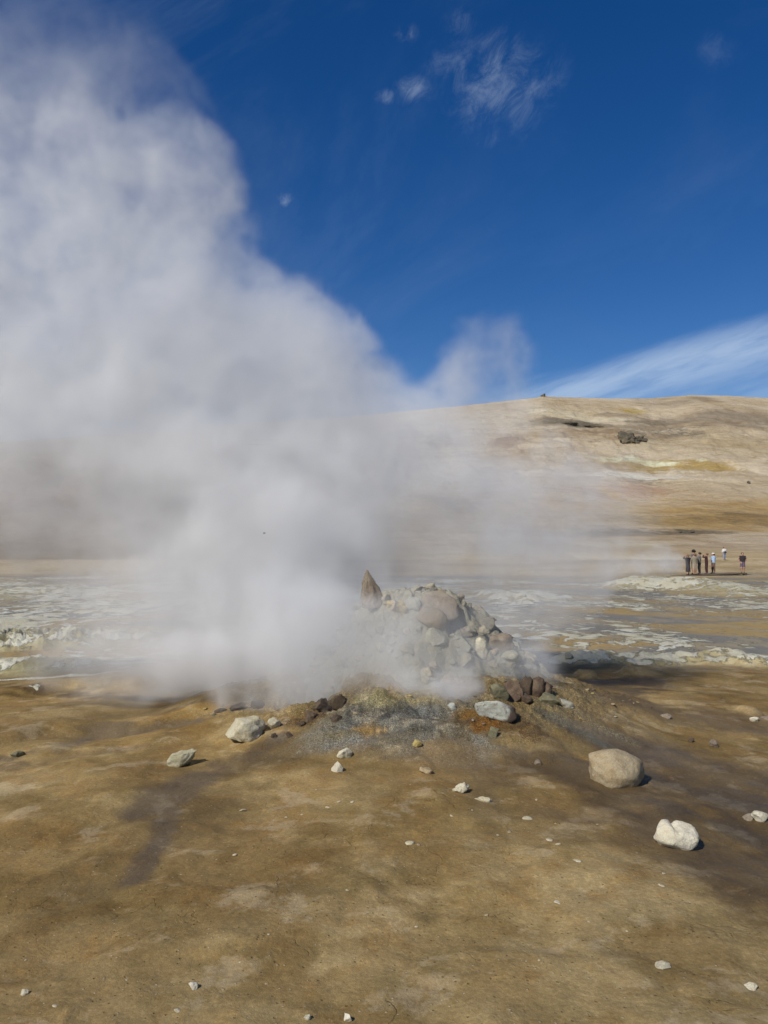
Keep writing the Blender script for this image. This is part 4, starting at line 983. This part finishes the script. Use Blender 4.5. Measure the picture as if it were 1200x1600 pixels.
PUFFS = [
    # trunk rising from the left side of the mound
    (360, 1030, 90, 8.2, 1), (450, 1010, 95, 8.2, 1), (270, 1020, 70, 8.3, 0.7), (300, 940, 110, 8.5, 0.9), (420, 900, 140, 8.6, 1), (530, 930, 90, 8.6, 1), (540, 850, 110, 8.8, 1), (640, 900, 70, 8.9, 0.7), (670, 850, 70, 8.9, 0.65),
    (300, 800, 150, 8.8, 0.95), (440, 760, 170, 8.8, 1), (560, 740, 120, 8.8, 0.95), (650, 760, 90, 8.9, 0.6), (620, 690, 80, 8.9, 0.75), (700, 820, 70, 8.9, 0.5), (690, 900, 60, 8.9, 0.5),
    (150, 650, 190, 8.7, 0.9), (320, 610, 190, 8.8, 1), (460, 600, 130, 8.8, 1), (540, 610, 76, 8.8, 0.9), (-20, 640, 200, 8.7, 0.9),
    (40, 470, 200, 8.7, 0.486), (210, 450, 180, 8.7, 0.54), (340, 500, 140, 8.7, 0.54), (430, 438, 44, 8.6, 0.432), (390, 450, 56, 8.6, 0.459), (440, 530, 86, 8.7, 0.54),
    (80, 300, 150, 8.6, 0.405), (230, 320, 120, 8.6, 0.432), (268, 335, 60, 8.6, 0.432), (10, 190, 120, 8.6, 0.2268), (150, 190, 90, 8.6, 0.1512), (-120, 400, 190, 8.6, 0.432), (-200, 600, 180, 8.6, 0.8), (-220, 250, 160, 8.6, 0.297), (30, 110, 80, 8.6, 0.0864), (250, 230, 60, 8.6, 0.189), (120, 110, 60, 8.6, 0.054),
    (50, 60, 130, 8.6, .09), (160, 90, 110, 8.6, .08), (250, 150, 80, 8.6, .06), (-60, 90, 120, 8.6, .12), (220, 170, 70, 8.6, .12), (290, 262, 50, 8.6, .12), (345, 330, 34, 8.6, .12), (390, 380, 50, 8.6, .2), (500, 500, 60, 8.7, .35), (590, 590, 60, 8.8, .4), (640, 640, 60, 8.9, .4),
    (170, 1050, 60, 8.0, .8), (100, 1040, 60, 8.2, .36), (225, 1078, 44, 7.8, .9), (165, 1000, 66, 8.3, .7), (200, 930, 70, 8.4, .6), (90, 985, 50, 8.4, .2),
    # thin veil to the left of the trunk
    (100, 790, 140, 8.8, .2), (0, 765, 140, 8.8, .18), (200, 860, 90, 8.6, 0.5), (100, 900, 90, 8.5, 0.24), (0, 870, 70, 8.5, 0.12), (180, 960, 70, 8.4, 0.5), (180, 715, 90, 8.8, 0.42), (190, 1045, 50, 8.2, 0.45), (-120, 800, 150, 8.8, 0.22), (90, 980, 60, 8.4, 0.12),
    # thin column right of the mound
    (775, 530, 54, 9, 0.3), (755, 590, 70, 9, 0.4), (700, 650, 80, 9, 0.5), (790, 660, 84, 9, 0.36), (790, 740, 95, 9, 0.42), (720, 750, 95, 9, 0.55), (870, 770, 90, 9, 0.46), (870, 850, 84, 9, 0.55), (905, 900, 62, 8.9, 0.36), (780, 850, 85, 9, 0.46), (770, 930, 64, 8.9, 0.6), (870, 960, 54, 8.8, 0.34), (800, 1010, 42, 8.6, 0.5), (800, 960, 66, 8.8, 0.5), (940, 780, 70, 9, 0.2), (960, 840, 60, 9, 0.16), (840, 700, 70, 9, 0.3), (830, 1035, 30, 8.2, 0.4),
    # puffs that curl out in front of the mound
    (610, 1010, 54, 7.2, 1.8), (660, 1045, 48, 7, 2.6), (712, 1062, 42, 6.9, 2.9), (600, 1050, 52, 7, 2.2), (540, 1045, 60, 7.2, 1.0), (690, 1015, 50, 7.1, 1.1), (470, 1062, 58, 7.2, 1.2), (400, 1062, 58, 7.3, 1.5), (320, 1055, 60, 7.4, 1.2), (250, 1055, 52, 7.5, 0.9), (550, 990, 52, 7.4, .7), (500, 1010, 68, 7.4, .8),
    (805, 1020, 54, 7.5, 1.0), (835, 1040, 40, 7.5, .7), (730, 950, 60, 7.8, .35), (770, 985, 60, 7.7, .45),
    (780, 1030, 42, 7.3, 1), (745, 1005, 50, 7.25, 1.0), (640, 980, 56, 7.3, 1.0), (600, 970, 40, 7.6, .3), (650, 930, 50, 8.9, 0.6), (705, 970, 56, 7.3, 0.6), (610, 905, 30, 8.5, 0.3),
]
steam('steam', 'white steam billowing up from the fumarole and drifting aside', (-6.6, 6.1, 0.05), (3.4, 10.4, 7.3), 0.045, PUFFS, 1.95, 0.95, 300, amp=0.42, edge=(0.08, 0.97), color=(0.957, 0.96, 0.966))
steam('vapour', 'faint steam drifting beside the boardwalk', (7.0, 44.0, -0.6), (24.0, 60.0, 4.5), 0.25,
      [(1040, 872, 26, 52, 1), (1015, 885, 24, 52, .8), (985, 888, 26, 51, .5), (950, 888, 22, 50, .3), (1055, 880, 16, 53, .8), (1030, 862, 16, 52, .5)], 0.45, 1.2, 400, amp=0.45)

# ------------------------------------------------------------------ sky, sun, camera
SUN_EL, SUN_AZ = R(40), math.atan2(-0.62, -0.78)      # azimuth measured from +Y towards +X
w = bpy.data.worlds.new('World'); scene.world = w; w.use_nodes = True
t = NT(w.node_tree); bg = w.node_tree.nodes['Background']
sky = t.node('ShaderNodeTexSky', sky_type='NISHITA', sun_disc=False, sun_elevation=SUN_EL, sun_rotation=SUN_AZ, altitude=900.0, air_density=1.0, dust_density=0.15, ozone_density=3.0)
dirn = t.node('ShaderNodeTexCoord').outputs['Generated']
sp = t.node('ShaderNodeSeparateXYZ', ins={0: dirn})
yy = t.math('MAXIMUM', sp.outputs[1], 0.05)
uu = t.math('DIVIDE', sp.outputs[0], yy); vv = t.math('DIVIDE', sp.outputs[2], yy)     # heading and height of a sky direction
def uv_of(px, py):
    d = ray(px, py); return d[0] / d[1], d[2] / d[1]
comb = t.node('ShaderNodeCombineXYZ', ins={0: uu, 1: vv}).outputs[0]
def streak(deg, k):     # noise space turned so that streaks run deg above level
    a_ = t.node('ShaderNodeMapping', ins={'Vector': comb, 'Rotation': (0, 0, R(-deg))}).outputs[0]
    return t.node('ShaderNodeMapping', ins={'Vector': a_, 'Scale': (1.0, k, 1.0)}).outputs[0]
rot = streak(19, 6.0); rot2 = streak(30, 1.8)
st1 = t.noise(rot, 3.2, 8, 0.58, 0.6); fine = t.noise(rot, 12.0, 7, 0.6, 0.3)
# cirrus sheet low on the right
u0, v0 = uv_of(800, 606); u1, v1 = uv_of(1200, 496)
edge = t.math('SUBTRACT', t.math('ADD', t.math('MULTIPLY', t.math('SUBTRACT', uu, u0), (v1 - v0) / (u1 - u0)), v0), vv)
edge = t.math('ADD', edge, t.math('MULTIPLY', t.math('SUBTRACT', st1, 0.5), 0.035))
cir = t.math('MULTIPLY', t.ramp(edge, -0.012, 0.026), t.ramp(uu, u0 - 0.10, u0 + 0.06))
cir = t.math('MULTIPLY', cir, t.ramp(t.math('ADD', t.math('MULTIPLY', st1, 0.75), t.math('MULTIPLY', fine, 0.4)), 0.36, 0.66, 0.30, 1.0))
cir = t.math('MULTIPLY', cir, t.ramp(t.math('ADD', edge, t.math('MULTIPLY', t.math('SUBTRACT', fine, 0.5), 0.03)), 0.075, 0.035, 0.45, 1.0))
# faint veil of high cirrus
veil = t.math('MULTIPLY', t.ramp(t.noise(rot2, 2.0, 9, 0.62, 0.5), 0.42, 0.8), 0.10)
veil = t.math('MULTIPLY', veil, t.ramp(uu, 0.25, -0.25, 0.35, 1.3))
cl = t.math('MAXIMUM', t.math('MULTIPLY', cir, 0.50), veil)
tuft_n = t.noise(streak(60, 1.8), 17.0, 10, 0.7, 0.5)
for px_, py_, r_, a_, lo_ in ((772, 128, 110, 0.26, 0.40), (648, 142, 34, 0.34, 0.42), (632, 49, 24, 0.28, 0.42), (735, 90, 50, 0.14, 0.42), (800, 165, 50, 0.13, 0.42), (722, 34, 34, 0.25, 0.44), (445, 311, 16, 0.34, 0.40), (1118, 80, 40, 0.07, 0.40), (600, 150, 18, 0.3, 0.40), (760, 215, 30, 0.10, 0.45)):
    cu, cv = uv_of(px_, py_); rr_ = r_ / F * 1.15
    dd = t.math('SQRT', t.math('ADD', t.math('POWER', t.math('SUBTRACT', uu, cu), 2.0), t.math('MULTIPLY', t.math('POWER', t.math('SUBTRACT', vv, cv), 2.0), 1.5)))
    mk = t.math('MULTIPLY', t.math('POWER', t.ramp(t.math('ADD', dd, t.math('MULTIPLY', t.math('SUBTRACT', tuft_n, 0.5), -0.9 * rr_)), rr_ * 1.15, 0.0), 1.3), t.ramp(tuft_n, lo_ - 0.06, lo_ + 0.34))
    cl = t.math('MAXIMUM', cl, t.math('MULTIPLY', mk, a_ * 0.8))
skc = t.node('ShaderNodeHueSaturation', ins={'Color': sky.outputs[0], 'Hue': 0.512, 'Saturation': 1.36, 'Value': 0.95}).outputs[0]
SK = 0.08
skm = t.mix(cl, skc, (0.62 / SK, 0.74 / SK, 0.88 / SK))
t.set(bg, 'Color', skm); t.set(bg, 'Strength', SK)

sun = bpy.data.lights.new('sun', 'SUN'); sun.energy = 4.0; sun.angle = R(0.53); sun.color = (1.0, 0.95, 0.86)
so = bpy.data.objects.new('sun', sun); COL.objects.link(so)
sd = Vector((math.sin(SUN_AZ) * math.cos(SUN_EL), math.cos(SUN_AZ) * math.cos(SUN_EL), math.sin(SUN_EL)))
so.rotation_euler = (-sd).to_track_quat('-Z', 'Y').to_euler()

cam = bpy.data.cameras.new('camera'); cam.sensor_fit = 'VERTICAL'; cam.sensor_height = 36.0; cam.lens = F / 1600 * 36.0
cam.clip_start = 0.1; cam.clip_end = 5000
cob = bpy.data.objects.new('camera', cam); COL.objects.link(cob)
cob.location = (0, 0, EYE); cob.rotation_euler = (R(90) + TILT, 0, 0)
scene.camera = cob

vs_ = scene.view_settings
scene.display_settings.display_device = 'sRGB'
vs_.view_transform = 'Standard'; vs_.look = 'None'; vs_.gamma = 1.0; vs_.exposure = 0.0; vs_.use_curve_mapping = False
cy = scene.cycles
cy.max_bounces = 12; cy.diffuse_bounces = 3; cy.glossy_bounces = 2; cy.volume_bounces = 7; cy.transparent_max_bounces = 16
cy.volume_step_rate = 1.6; cy.volume_max_steps = 512
cy.use_adaptive_sampling = True; cy.adaptive_threshold = 0.02
cy.use_denoising = True
